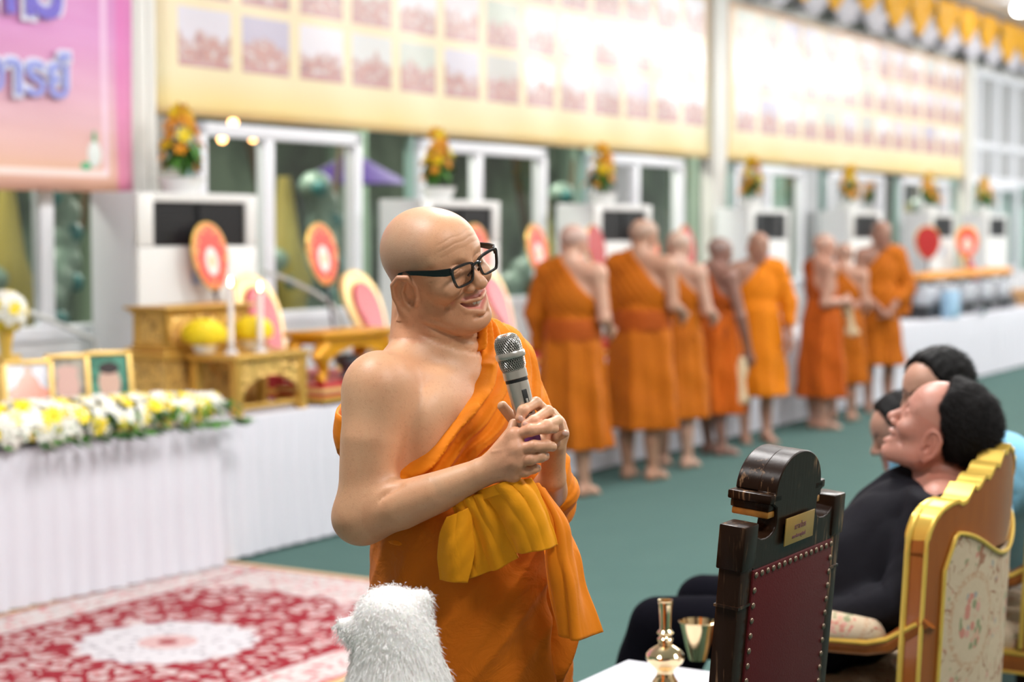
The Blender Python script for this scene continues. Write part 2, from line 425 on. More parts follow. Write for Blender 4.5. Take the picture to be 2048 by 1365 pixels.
def head_ops(S, detail=2, smile=True, closed=True, ear=1.0):
    S.ell((0, -.008, .017), (.0785, .0935, .083), k=.01)
    S.ell((0, .037, .022), (.066, .057, .06), k=.03)
    S.ell((0, .03, -.035), (.066, .062, .066), k=.03)
    S.ell((0, .042, -.084), (.048, .047, .032), k=.03)
    for s in (-1, 1):
        S.chain([(s*.059, -.002, -.055), (s*.053, .02, -.086), (s*.022, .072, -.11)], [.019, .02, .02], k=.025)
        S.ell((s*.040, .066, -.037), (.025, .023, .024), k=.018)
        S.cap((s*.05, .064, .016), (s*.016, .085, .014), .007, .007, k=.016)
    S.ell((0, .083, -.113), (.026, .018, .018), k=.018)
    S.ell((0, .078, -.076), (.031, .02, .024), k=.018)
    if smile and detail > 1:
        for s in (-1, 1): S.ell((s*.042, .073, -.040), (.023, .021, .018), k=.01)
    # nose
    S.chain([(0, .088, .008), (0, .099, -.016), (0, .111, -.036)], [.0085, .0088, .012], k=.012)
    S.ell((0, .114, -.04), (.0135, .011, .0105), k=.006)
    for s in (-1, 1): S.ell((s*.0175, .1, -.044), (.0095, .013, .0088), k=.005)
    # eyes
    for s in (-1, 1):
        S.ell((s*.032, .103, -.003), (.021, .014, .012), k=.012, sub=True)
        S.ell((s*.032, .079, -.006), (.0165, .0145, .014), k=.005)
    if detail > 1:
        W = (1, .25, 1)
        for s in (-1, 1):
            m = lambda pts: [(s*x, y, z) for x, y, z in pts]
            S.groove(m([(.016, .09, -.006), (.024, .09, -.0068), (.032, .09, -.0085), (.04, .09, -.0085), (.049, .085, -.005)] if closed else
                     [(.017, .09, -.008), (.025, .09, -.005), (.035, .09, -.0045), (.045, .087, -.008)]), .0013, .0022, W)
            S.groove(m([(.017, .09, .002), (.026, .09, .0052), (.036, .09, .0055), (.049, .083, -.001)]), .0013, .0014, W)
            S.groove(m([(.02, .09, -.015), (.031, .09, -.0205), (.044, .088, -.018)]), .0016, .0013, W)
            S.groove(m([(.022, .09, -.021), (.034, .09, -.0265), (.046, .085, -.022)]), .0018, .0009, W)
            for (z1, z2) in ((-.004, .004), (-.007, -.007), (-.010, -.018)):
                S.groove(m([(.051, .08, z1), (.058, .069, (z1+z2)/2), (.066, .055, z2)]), .0012, .0010, (1, 1, 1) if 0 else (.5, .6, 1))
            S.ell((s*.0075, .107, -.0535), (.0045, .006, .003), k=.003, sub=True)
            S.groove(m([(.0185, .098, -.037), (.029, .089, -.047), (.0425, .08, -.058), (.0475, .07, -.074)]), .0035, .0046, W)
            S.groove(m([(.049, .068, -.062), (.052, .062, -.08), (.046, .06, -.100)]), .0022, .0018, (1, .5, 1))
            S.groove(m([(.05, .058, -.05), (.0535, .05, -.07), (.05, .045, -.092)]), .002, .0011, (.7, 1, .6))
        if smile: S.chain([(-.034, .077, -.0625), (-.02, .098, -.0755), (0, .107, -.080), (.02, .098, -.0755), (.034, .077, -.0625)], [.0022, .0085, .0105, .0085, .0022], k=.003, sub=True)
        S.chain(LIP_U, [.0024, .0036, .0042, .0036, .0042, .0036, .0024], k=.003)
        S.chain(LIP_L, [.003, .006, .0075, .006, .003], k=.003)
        S.groove([(-.018, .0875, -.1015), (0, .092, -.1035), (.018, .0875, -.1015)], .004, .003, W)
        for zz, am in ((.031, .8), (.042, 1.0), (.053, .7)):
            S.groove([(-.05, .08, zz-.006), (-.02, .09, zz+.001), (0, .095, zz-.001), (.02, .09, zz+.001), (.05, .08, zz-.006)], .0016, .0007*am, (1, .2, 1))
        S.groove([(.006, .09, .006), (.007, .09, .02)], .0015, .001, W); S.groove([(-.006, .09, .006), (-.007, .09, .02)], .0015, .001, W)
    elif detail == 1:
        S.groove([(-.024, .087, -.077), (0, .098, -.079), (.024, .087, -.077)], .004, .004, (1, .3, 1))
    for s in (-1, 1): ear_ops(S, s, ear, detail > 0)
def seg_dist(V, pts):
    d = np.full(len(V), 9.0)
    for a, b in zip(pts, pts[1:]):
        a = np.array(a); b = np.array(b); ba = b-a; t = np.clip(((V-a)@ba)/(ba@ba), 0, 1); d = np.minimum(d, np.linalg.norm(V-a-t[:, None]*ba, axis=1))
    return d
def head_tint(V, C, R, c, tone, bald=1.0, brow=.0, lipcol=(.52, .2, .17), eyes=False, stubble=(.33, .26, .22)):
    """V local body coords -> paints scalp, lips, brows (the true colours of those)"""
    H = (V-np.array(c)) @ np.array(R)
    near = (np.linalg.norm(H, axis=1) < .17) & (H[:, 2] > -.13)
    st = np.clip((.055-H[:, 1]+.3*np.abs(H[:, 0])-.25*np.maximum(.03-H[:, 2], 0))/.035, 0, 1)*np.clip((H[:, 2]+.02+.35*np.minimum(-H[:, 1]-.01, .1))/.02, 0, 1)
    st *= near*bald; top = 1-np.clip((H[:, 2]-.05)/.06, 0, 1)*.75
    C[:, :3] = C[:, :3]*(1-(st*top)[:, None]*.5)+np.array(stubble)*(st*top)[:, None]*.5
    dl = np.minimum(seg_dist(H, LIP_L)-.001, seg_dist(H, LIP_U)+.0012); m = (1-np.clip((dl-.0062)/.003, 0, 1))*near*(H[:, 1] > .06)
    C[:, :3] = C[:, :3]*(1-m[:, None]*.85)+np.array(lipcol)*m[:, None]*.85
    if brow:
        for s in (-1, 1):
            d = seg_dist(H, [(s*.053, .07, .017), (s*.035, .088, .021), (s*.016, .094, .016)]); m = (1-np.clip((d-.003)/.004, 0, 1))*brow*near
            C[:, :3] = C[:, :3]*(1-m[:, None])+np.array((.03, .02, .018))*m[:, None]
    if eyes:
        for s in (-1, 1):
            d = seg_dist(H, [(s*.021, .09, -.006), (s*.043, .088, -.006)]); m = (1-np.clip((d-.0022)/.002, 0, 1))*near
            C[:, :3] = C[:, :3]*(1-m[:, None])+np.array((.02, .014, .012))*m[:, None]
    # warmer ears, nose and cheeks
    m = np.clip((np.abs(H[:, 0])-.07)/.012, 0, 1)*near*(H[:, 2] < .01); C[:, :3] *= 1-m[:, None]*np.array((.0, .12, .14))
    return C
def hand_ops(S, wrist, knuck, fingers, r=.0088, k=.006, palm=.012):
    """knuck: four MCP points; fingers: lists of points from MCP on"""
    for q in knuck: S.cap(wrist, q, .018 if palm > .01 else .02, palm, k=.012)
    for i in range(3): S.cap(knuck[i], knuck[i+1], palm*.95, palm*.95, k=.01)
    for i, f in enumerate(fingers):
        rr = r*(1.0 if i < 3 else .88); n = len(f)
        S.chain(f, [rr*1.08-(.0012+.0008)*j/(n-1) for j in range(n)], k=k*.35)
        for q in f[1:-1]: S.ell(q, (rr*1.06,)*3, k=.004)
def feet_ops(S, ank, yaw=0, toes=True):
    S.push(rot(z=yaw), (ank[0], ank[1], 0))
    S.cap((0, -.045, .034), (0, 0, .06), .032, .036, k=.03); S.cap((0, -.03, .035), (.0, .1, .026), .033, .026, k=.03)
    S.cap((.01, .09, .024), (-.02, .08, .022), .022, .022, k=.02)
    if toes:
        sgn = 1
        for j in range(5): S.cap((-.028+.014*j, .1, .016), (-.031+.0155*j, .15-.007*abs(j-1.2)-.004*j, .0125), .0115, .0105 if j else .0125, k=.006)
    S.pop()
def torso_ops(S, inf=0.0, w=1.0, c=(0, 0), belly=0.0, hip=True, dz=0.0):
    x, y = c
    if hip: S.ell((0, -.005, .93), (.168*w+inf, .125+inf, .14), k=.05)
    S.ell((x*.5, .02+y*.5+belly*.4, 1.05), (.15*w+inf, .118+inf+belly*.6, .13), k=.05)
    S.ell((x, y, 1.23), (.163*w+inf, .112+inf, .17+inf), k=.05)
    S.cap((x-.135*w, y-.005, 1.385), (x+.135*w, y-.005, 1.385+dz), .062+inf, k=.05)
    for s in (-1, 1): S.cap((x+s*.12*w, y-.015, 1.395+dz*(s > 0)), (x+s*.02, y-.02, 1.455), .048+inf+dz*.3, .05+inf, k=.04)
def column(S, tab, fold=None, z0=None, z1=None, k=.03, mode=False):
    """elliptical draped column; tab rows (z,cx,cy,rx,ry)"""
    T = np.array(sorted(tab), np.float32); lo = [T[:, 1].min()-T[:, 3].max()-.03, T[:, 2].min()-T[:, 4].max()-.03, T[0, 0]]; hi = [T[:, 1].max()+T[:, 3].max()+.03, T[:, 2].max()+T[:, 4].max()+.03, T[-1, 0]]
    def f(x, y, z):
        zz = z[0, 0]; g = lambda j: np.interp(zz, T[:, 0], T[:, j]).astype(np.float32)[None, None, :]
        cx, cy, rx, ry = g(1), g(2), g(3), g(4)
        X = (x-cx); Y = (y-cy); q = np.sqrt((X/rx)**2+(Y/ry)**2); a = np.arctan2(Y/ry, X/rx)
        d = (q-1)*np.minimum(rx, ry)
        if fold is not None: d = d-fold(a, z+0*X, X, Y)
        return np.maximum(d, np.maximum(T[0, 0]-z, z-T[-1, 0]))
    S.fn(f, lo, hi, k=k, mode=mode)
def person(label, loc, yaw, group=None, name='person'):
    return thing(name, label, 'person', loc, math.radians(yaw), group)
# ================================================================== the hall
D_ = Vector((.519, .855, 0)).normalized(); NB = Vector((-D_.y, D_.x, 0)); P0 = Vector((-.88, 9.48, 0))
ANG = math.degrees(math.atan2(D_.y, D_.x))        # direction of the long wall
def W(t, k, z=0): return P0+D_*t+NB*k+Vector((0, 0, z))
WM = Matrix.Translation(P0) @ Matrix(((D_.x, NB.x, 0), (D_.y, NB.y, 0), (0, 0, 1))).to_4x4()   # local x along wall, y into wall, z up
def tx(px, k):                                   # along-wall position seen at image column px on the plane k
    b = P0+NB*k; r = (px-1024)/F; return (r*b.y-b.x)/(D_.x-D_.y*r)
def wthing(name, label, cat, t, k, z=0, group=None, turn=0):
    o = thing(name, label, cat, W(t, k, z), math.radians(ANG+turn), group); return o
def wmb(b, name, m, parent=None, **kw):
    """build MB whose coordinates are wall-frame coordinates as a top-level or child object"""
    bmesh.ops.transform(b.b, matrix=WM, verts=b.b.verts[:]); return b.build(name, m, parent, **kw)
WHITE = mat('white_paint', (.78, .78, .80, 1), .45, var=.04); WHITE_AL = mat('white_aluminium', (.80, .81, .86, 1), .32, var=.03)
CREAM = mat('cream_painted_steel', (.76, .75, .71, 1), .4, var=.05)
# floor carpet
t = NT('green_carpet'); n = t.noise(3, 5, .7); f = t.noise(500, 2, .7)
c = t.mix(n, (.064, .125, .112, 1), (.088, .158, .14, 1)); t.base(t.mix(t.math('MULTIPLY', f, .5), c, (.035, .07, .064, 1))); t.set(Roughness=.95); t.b.inputs['Specular IOR Level'].default_value = .15
t.bump(f, .4, .004); CARPET = t.m
b = MB(); b.box((-9, -7, -.1), (27, 1.85, 0)); tag(wmb(b, 'floor', CARPET), kind='structure')
b = MB(); b.box((-9, -9, 4.8), (27, 2.0, 4.9)); tag(wmb(b, 'ceiling', WHITE), kind='structure')
b = MB(); b.box((-9, 1.85, 0), (27, 2.0, 1.04)); tag(wmb(b, 'wall_left', WHITE), 'white lower wall under the windows', kind='structure')
b = MB(); b.box((-9, 1.9, 2.42), (17.2, 2.05, 4.8)); tag(wmb(b, 'wall_header', CREAM), kind='structure')
b = MB(); b.box((17.2, 1.9, 4.0), (27, 2.05, 4.8)); tag(wmb(b, 'wall_header', CREAM), kind='structure')
b = MB(); b.box((-9.1, -9, 0), (-9, 2, 4.8)); tag(wmb(b, 'wall_near', mat('dim_beige_wall_near', (.34, .31, .27, 1), .8)), kind='structure')
b = MB(); b.box((27, -9, 0), (27.1, 2, 4.8)); tag(wmb(b, 'wall_far', WHITE), kind='structure')
HALLW = mat('dim_beige_wall', (.34, .31, .27, 1), .8)
b = MB(); b.box((-9, -9.1, 0), (27, -9, 4.8)); tag(wmb(b, 'wall_right', HALLW), kind='structure')
b = MB(); b.box((-9, -9, -.1), (27, -7, 0)); tag(wmb(b, 'floor', CARPET), kind='structure')
# window glass: clear sheet with true reflection
g = NT('window_glass'); tr = g.add('ShaderNodeBsdfTransparent'); tr.inputs[0].default_value = (.86, .93, .89, 1)
gl = g.add('ShaderNodeBsdfGlossy'); gl.inputs['Roughness'].default_value = .04; fz = g.add('ShaderNodeFresnel'); fz.inputs[0].default_value = 1.5
mx = g.add('ShaderNodeMixShader'); g.link(fz.outputs[0], mx.inputs[0]); g.link(tr.outputs[0], mx.inputs[1]); g.link(gl.outputs[0], mx.inputs[2]); g.link(mx.outputs[0], g.n['Material Output'].inputs[0]); GLASS = g.m
# paired white posts
POSTS = [(.186, .457), (8.51, 8.91), (17.08, 17.54)]
for i, (a, b_) in enumerate(POSTS):
    b = MB(); w_ = b_-a
    b.box((a, 1.76, 0), (a+w_*.56, 1.9, 4.8), bev=.006); b.box((a+w_*.56, 1.8, 0), (b_, 1.9, 4.8), bev=.006); b.box((a+w_*.24, 1.752, 0), (a+w_*.30, 1.76, 4.8)); b.box((a+w_*.72, 1.79, 0), (a+w_*.84, 1.8, 4.8))
    tag(wmb(b, 'trim_%d' % (i+1), CREAM), 'white steel post between the banners', kind='structure')
# sliding windows
WIN = [(-2.25, .12, -.41), (.87, 2.63, 1.6), (3.36, 5.29, 4.24), (6.05, 7.98, 7.0), (9.2, 11.13, 10.16), (11.86, 13.8, 12.83), (14.45, 16.5, 15.48), (18.0, 20.1, 19.05), (21, 23.2, 22.1)]
for i, (a, b_, m) in enumerate(WIN):
    b = MB(); z0, z1, fw = 1.04, 2.37, .085
    root = None
    b.box((a, 1.83, z0), (b_, 1.93, z0+fw), bev=.004); b.box((a, 1.83, z1-fw), (b_, 1.93, z1), bev=.004)
    b.box((a, 1.83, z0), (a+fw, 1.93, z1), bev=.004); b.box((b_-fw, 1.83, z0), (b_, 1.93, z1), bev=.004); b.box((m-.05, 1.845, z0), (m+.05, 1.92, z1), bev=.004)
    o = tag(wmb(b, 'window_%d' % (i+1), WHITE_AL), 'white aluminium sliding window with two dark panes', kind='structure')
    for x0, x1 in ((a+fw, m-.05), (m+.05, b_-fw)):
        q = MB(); q.quad((x0, 1.878, z0+fw), (x1, 1.878, z0+fw), (x1, 1.878, z1-fw), (x0, 1.878, z1-fw)); wmb(q, 'pane', GLASS, o, smooth=False)
# fixed glass between the windows
edges = [-9]+[v for a, b_, m in WIN for v in (a, b_)]+[27]
for i in range(0, len(edges), 2):
    q = MB(); x0, x1 = edges[i], edges[i+1]; q.quad((x0, 1.895, 1.04), (x1, 1.895, 1.04), (x1, 1.895, 2.42), (x0, 1.895, 2.42)); tag(wmb(q, 'fixed_pane', GLASS, smooth=False), 'fixed glass panel between two sliding windows', kind='structure')
    if edges[i+1]-edges[i] < 2:
        q = MB()
        for x in (edges[i+1]-.07,): q.box((x, 1.86, 1.04), (x+.05, 1.92, 2.42))
        tag(wmb(q, 'trim_%d' % (10+i), mat('pale_green_trim', (.30, .46, .42, 1), .4)), kind='structure')
# upper glazing past the last post
b = MB()
for z in (2.42, 2.93, 3.98): b.box((17.54, 1.85, z-.05), (27, 1.93, z+.05))
x = 17.95
while x < 27: b.box((x-.05, 1.85, 2.42), (x+.05, 1.93, 4.0)); x += .98
o = tag(wmb(b, 'window_10', WHITE_AL), 'tall white glazed grid past the last post', kind='structure')
b = MB(); b.quad((17.5, 1.89, 2.4), (27, 1.89, 2.4), (27, 1.89, 4.0), (17.5, 1.89, 4.0)); wmb(b, 'pane', GLASS, o, smooth=False)
# outside: what shows through the dark panes
lawn = mat('night_ground', (.03, .035, .03, 1), .9)
b = MB(); b.box((-14, 2.05, -.3), (32, 12, -.2)); tag(wmb(b, 'ground_outside', lawn), kind='structure')
t = NT('outside_wall'); v = t.obj()
t.base(t.ramp(t.noise(.9, 4, .6), [(.35, (.02, .028, .024, 1)), (.5, (.055, .085, .06, 1)), (.62, (.11, .15, .11, 1))])); t.set(Roughness=.9)
b = MB(); b.box((-14, 6.5, -.3), (32, 6.6, 5)); tag(wmb(b, 'wall_outside', t.m), 'dark mottled green wall of the next building, outside', kind='structure')
for tt in (-.5, 3, 7, 11, 15, 19, 21, 24):
    p = W(tt, 3.4, 3.6); area('outdoor_fill_light', p, .8, 130, (0, 0, 0), (1, .95, .85))  # added lights so the outside shows through the panes and far glazing
jade = mat('jade_glaze', (.17, .25, .20, 1), .4, var=.5, vscale=6); teal = mat('dark_teal_glaze', (.01, .12, .12, 1), .35); ochre = mat('ochre_gilding', (.34, .27, .06, 1), .45, metal=.2); umber = mat('umber_bark', (.07, .045, .02, 1), .8)
def outside_statue(t0, label, seed, sc=1.0):
    r = wthing('temple_sculpture', label, 'sculpture', t0, 3.0, -.2, 'glazed sculptures outside the windows'); rg = random.Random(seed)
    S = Sdf()
    pts = [(-.6, 0, .9), (-.45, .1, 1.35), (-.1, 0, 1.62), (.25, -.1, 1.5), (.5, 0, 1.75), (.55, .05, 2.1), (.3, 0, 2.35)]
    for a, c in zip(pts, pts[1:]):
        for f in (.0, .5): S.ell([a[j]+(c[j]-a[j])*f for j in range(3)], (.15, .13, .13), k=.03)
    link('coils', sdf_mesh('coils', S, .03), r, jade)
    b = MB()
    for p in pts: b.ball((p[0], p[1]-.12, p[2]-.14), .07, 10)
    b.build('bands', teal, r)
    b = MB(); b.lathe([(.42, 0), (.42, .2), (.3, .25), (.3, .6), (.36, .7), (.2, .9), (.16, 1.3), (.22, 1.5), (.12, 1.8), (.05, 2.3)], n=12); b.build('gilt_pedestal', ochre, r)
    b = MB(); b.tube([(.8, .3, 0), (.7, .35, 1.0), (.2, .3, 1.9), (-.2, .2, 2.6)], [.09, .08, .06, .03], 8); b.tube([(.5, .3, 1.4), (.9, .2, 2.0), (1.0, .2, 2.6)], [.05, .04, .02]); b.build('branch', umber, r)
    r.scale = (sc,)*3; return r
outside_statue(-1.5, 'jade coils and gilt pedestal seen through the leftmost window', 1, 1.0)
outside_statue(.35, 'jade and gilt sculpture seen through the pane beside the nearest air conditioner', 5, .95)
for i, (tt, lb) in enumerate(((2.6, 'jade sculpture outside, seen beside the nearest yellow flower pot window'), (6.6, 'jade sculpture outside the second window from the left post'), (8.0, 'jade sculpture outside the window just before the middle post'), (11.3, 'jade sculpture outside behind the row of monks'), (14.0, 'jade sculpture outside beyond the middle post'), (17.6, 'jade sculpture outside near the last post'))):
    outside_statue(tt+.6, lb, i+2, 1.0)
for i, (tt, c) in enumerate(((2.9, (.16, .22, .15, 1)), (6.3, (.20, .30, .22, 1)), (10.9, (.30, .42, .33, 1)), (13.9, (.34, .45, .36, 1)), (17.0, (.25, .38, .33, 1)))):
    b = MB(); b.lathe([(.3, -.2), (.3, 0), (.24, .1), (.2, 2.6), (.26, 2.8), (.3, 3.2)], W(tt, 4.7), n=20)
    tag(b.build('outdoor_column', mat('pale_green_column_%d' % i, c, .6)), 'pale green round column outside, '+('second' if i == 1 else ['nearest', '', 'middle', 'fourth', 'farthest'][i])+' along the windows', 'column', 'columns outside')
b = MB(); b.lathe([(.0, .5), (.45, .25), (.5, .2), (.46, .22), (.03, .45)], W(5.3, 3.9, 1.9), n=8); b.cyl(W(5.3, 3.9, -.2), W(5.3, 3.9, 2.35), .02); tag(b.build('parasol', PURPLE_CLOTH), 'purple parasol outside the second window', 'parasol')
# pendant bulbs outside (warm)
for i, (dx, dz) in enumerate(((0, 0), (.12, .12), (.34, .02))):
    p = W(2.0+dx, 2.6, 2.33+dz); e = NT('warm_bulb_%d' % i); e.b.inputs['Emission Color'].default_value = (1, .45, .15, 1); e.b.inputs['Emission Strength'].default_value = 12
    r = thing('hanging_bulb', ['lowest left warm bulb of three outside the first window', 'topmost warm bulb of three outside the first window', 'rightmost warm bulb of three outside the first window'][i], 'lamp', p, 0, 'warm bulbs outside'); b = MB(); b.ball((0, 0, 0), .03, 10); b.build('glass_bulb', e.m, r); b = MB(); b.cyl((0, 0, .03), (0, 0, .9), .004, n=6); b.build('cord', bpy.data.materials['black_cloth'], r)
# ---------------- banners
def banner_mat():
    t = NT('photo_banner_print'); uv = t.uv(); sep = t.add('ShaderNodeSeparateXYZ'); t.link(uv, sep.inputs[0]); x, z = sep.outputs[0], sep.outputs[1]
    bg = t.ramp(z, [(0, (.80, .50, .20, 1)), (.05, (.82, .62, .22, 1)), (.16, (.80, .70, .42, 1)), (.5, (.82, .66, .42, 1)), (1, (.80, .50, .36, 1))])
    bg = t.mix(t.math('MULTIPLY', t.ramp(t.noise(1.2, 3, vec=t.mapping(uv, (3, .6, 1))), [(.35, (0, 0, 0, 1)), (.65, (1, 1, 1, 1))]), .5), bg, (.84, .76, .50, 1))
    # grid of photographs
    cw, ch = .60/8.04, .44/1.63
    gx = t.math('DIVIDE', t.math('SUBTRACT', x, .02), cw); gz = t.math('DIVIDE', t.math('SUBTRACT', z, .165), ch)
    fx = t.math('FRACT', gx); fz_ = t.math('FRACT', gz)
    ins = t.math('MULTIPLY', t.math('MULTIPLY', t.math('GREATER_THAN', fx, .08), t.math('LESS_THAN', fx, .90)), t.math('MULTIPLY', t.math('GREATER_THAN', fz_, .09), t.math('LESS_THAN', fz_, .93)))
    ins = t.math('MULTIPLY', ins, t.math('GREATER_THAN', gz, 0)); ins = t.math('MULTIPLY', ins, t.math('LESS_THAN', z, .97))
    ins = t.math('MULTIPLY', ins, t.math('MULTIPLY', t.math('GREATER_THAN', x, .02), t.math('LESS_THAN', x, .985)))
    cell = t.add('ShaderNodeCombineXYZ'); t.link(t.math('FLOOR', gx), cell.inputs[0]); t.link(t.math('FLOOR', gz), cell.inputs[1])
    wn = t.add('ShaderNodeTexWhiteNoise', noise_dimensions='2D'); t.link(cell.outputs[0], wn.inputs['Vector'])
    sky = t.ramp(wn.outputs['Value'], [(0, (.76, .77, .83, 1)), (.3, (.66, .56, .62, 1)), (.5, (.40, .47, .36, 1)), (.75, (.78, .76, .8, 1)), (1, (.42, .38, .52, 1))])
    robe = t.ramp(t.noise(28, 3, .7, vec=t.mapping(uv, (3.0, 1, 1))), [(.36, (.22, .10, .14, 1)), (.46, (.50, .16, .09, 1)), (.55, (.42, .24, .22, 1)), (.62, (.62, .52, .55, 1))])
    ln = t.math('ADD', fz_, t.math('MULTIPLY', t.math('SUBTRACT', t.noise(18, 2, vec=t.mapping(uv, (3, .3, 1))), .5), .7))
    pic = t.mix(t.ramp(ln, [(.48, (0, 0, 0, 1)), (.6, (1, 1, 1, 1))]), robe, sky)
    pic = t.mix(t.ramp(fz_, [(.1, (1, 1, 1, 1)), (.2, (0, 0, 0, 1))]), pic, (.45, .16, .16, 1))
    pic = t.mix(.16, pic, (.85, .78, .8, 1))
    t.base(t.mix(ins, bg, pic)); t.set(Roughness=.42); t.b.inputs['Coat Weight'].default_value = .4; t.b.inputs['Coat Roughness'].default_value = .24
    t.bump(t.noise(2.2, 3, vec=t.mapping(t.obj(), (1, 1, .5))), .25, .02); return t.m
BAN = banner_mat()
def banner(name, label, t0, t1, z0, z1, m, k=1.80, sag=0.004, n=60):
    xs = np.linspace(t0, t1, n); zs = np.linspace(z0, z1, 24)
    X, Z = np.meshgrid(xs, zs); Y = k+sag*np.sin(X*2.3)*2+sag*np.sin(X*7+Z*3)
    V = np.array(WM.to_3x3()) @ np.stack([X.ravel(), Y.ravel(), Z.ravel()]) + np.array(WM.translation)[:, None]
    idx = np.arange(n*24).reshape(24, n); Fq = np.stack([idx[:-1, :-1], idx[:-1, 1:], idx[1:, 1:], idx[1:, :-1]], -1).reshape(-1, 4)
    uv = np.stack([((X-t0)/(t1-t0)).ravel(), ((Z-z0)/(z1-z0)).ravel()], 1)
    me = npmesh(name, V.T, Fq, uv); me.shade_smooth(); o = link(name, me, None, m); q = o.modifiers.new('solid', 'SOLIDIFY'); q.thickness = .004
    return tag(o, label, 'banner')
banner('photo_banner', 'long yellow vinyl banner printed with rows of photographs, between left and middle posts', .46, 8.5, 2.40, 4.03, BAN)
banner('photo_banner', 'long yellow vinyl banner of photographs, between middle and far posts', 8.93, 17.07, 2.40, 4.03, BAN)
t = NT('pink_banner_print'); uv = t.uv(); sep = t.add('ShaderNodeSeparateXYZ'); t.link(uv, sep.inputs[0])
c = t.ramp(sep.outputs[1], [(0, (.62, .30, .12, 1)), (.06, (.74, .44, .24, 1)), (.2, (.68, .40, .42, 1)), (.42, (.62, .20, .50, 1)), (.7, (.60, .16, .50, 1)), (1, (.50, .16, .52, 1))])
sun = t.noise(7, 2, .5, vec=t.mapping(uv, (.5, 2.4, 1), rot=(0, 0, -.35)))
c = t.mix(t.math('MULTIPLY', sun, .35), c, (.9, .62, .85, 1))
edge = t.ramp(sep.outputs[0], [(.965, (0, 0, 0, 1)), (.972, (1, 1, 1, 1))]); c = t.mix(t.math('MULTIPLY', edge, .6), c, (.72, .12, .42, 1))
e2 = t.math('MULTIPLY', t.math('MULTIPLY', t.math('GREATER_THAN', sep.outputs[1], .04), t.math('LESS_THAN', sep.outputs[1], .06)), t.math('LESS_THAN', sep.outputs[0], .95)); c = t.mix(t.math('MULTIPLY', e2, .7), c, (.92, .82, .80, 1))
e3 = t.math('MULTIPLY', t.math('MULTIPLY', t.math('GREATER_THAN', sep.outputs[0], .94), t.math('LESS_THAN', sep.outputs[0], .952)), t.math('GREATER_THAN', sep.outputs[1], .05)); c = t.mix(t.math('MULTIPLY', e3, .5), c, (.92, .75, .9, 1))
t.base(c); t.set(Roughness=.5); t.bump(t.noise(1.6, 3, vec=t.mapping(t.obj(), (1, 1, 3))), .5, .03)
PB = banner('text_banner', 'pink and orange cloth banner with Thai lettering, at the far left', -4.2, .17, 1.90, 4.05, t.m, k=1.72, sag=.006)
def thai(txt, px_right, py_base, size, cols, k=1.68):
    """lettering laid on the banner; baseline at image row py_base"""
    tr_ = tx(px_right, k); s_ = F/W(tr_, k).y; z = CAMH-(py_base-460)/s_
    for j, (off, cc, dd) in enumerate(cols):
        M = Matrix.Translation(W(tr_, k-dd, z)) @ WM.to_3x3().to_4x4() @ Matrix.Rotation(PI/2, 4, 'X')
        textmesh(txt, size, M, mat('print_%d_%d' % (int(cc[0]*100), int(cc[2]*100)), cc, .5, var=.02), PB, .001, 'RIGHT', off, 'lettering_outline' if j == 0 else 'lettering')
thai('จารย์', 147, 198, .325, [(.026, (.74, .74, .90, 1), .0), (.004, (.27, .32, .75, 1), .012)])
thai('ิคม', 140, 42, .56, [(.042, (.76, .74, .90, 1), .0), (.012, (.17, .13, .60, 1), .012)])
b = MB(); b.ball((0, 0, 0), .055, 12, (1, .15, 1.4)); b.ball((0, 0, .09), .03, 10, (.5, .15, 1.6), mi=1); b.ball((-.07, 0, -.07), .03, 10, (1.5, .15, .8), mi=1)
o = b.build('flower_print', [mat('print_white', (.8, .85, .82, 1)), mat('print_green', (.12, .5, .25, 1))]); o.matrix_world = Matrix.Translation(W(tx(192, 1.71), 1.705, 2.12)) @ WM.to_3x3().to_4x4(); mw = o.matrix_world.copy(); o.parent = PB; o.matrix_world = mw
# ---------------- swags along the top of the wall
SWW = cloth_mat('white_satin', (.66, .65, .70, 1), rough=.7, sheen=0); SWG = cloth_mat('gold_satin', (.90, .46, .03, 1), rough=.6, sheen=0)
sw = wthing('swag_valance', 'white valance with draped gold swags along the ceiling edge', 'drapery', 0, 0)
def swag(t0, t1, ztop, drop, k, amp=.02, nu=18, nv=12):
    U_, V_ = np.meshgrid(np.linspace(0, 1, nu), np.linspace(0, 1, nv)); dr = drop*(.25+.75*np.sin(np.pi*np.clip(U_*.9+.08, 0, 1))**.8)
    X = t0+(t1-t0)*U_; Z = ztop-dr*V_; Y = k-.05*np.sin(np.pi*V_)-amp*np.sin(V_*9.5+U_*1.5)
    idx = np.arange(nu*nv).reshape(nv, nu); Fq = np.stack([idx[:-1, :-1], idx[1:, :-1], idx[1:, 1:], idx[:-1, 1:]], -1).reshape(-1, 4)
    me = npmesh('swag', np.stack([X.ravel(), Y.ravel(), Z.ravel()], 1), Fq); me.shade_smooth(); return me
nu, nv = 420, 5
U_, V_ = np.meshgrid(np.linspace(.6, 26, nu), np.linspace(0, 1, nv)); zb = 4.08+.10*np.abs(np.sin(U_*2.6))
X = U_; Z = 4.79+(zb-4.79)*V_; Y = 1.74+.035*np.sin(U_*26)+.02*np.sin(U_*61)
idx = np.arange(nu*nv).reshape(nv, nu); Fq = np.stack([idx[:-1, :-1], idx[1:, :-1], idx[1:, 1:], idx[:-1, 1:]], -1).reshape(-1, 4)
me = npmesh('gathered_curtain', np.stack([X.ravel(), Y.ravel(), Z.ravel()], 1), Fq); me.shade_smooth(); link('gathered_curtain', me, sw, SWW)
gm = swag(0, .92, 4.74, .50, 1.60); wm_ = swag(-.05, 1.0, 4.52, .46, 1.66)
rgs = random.Random(4)
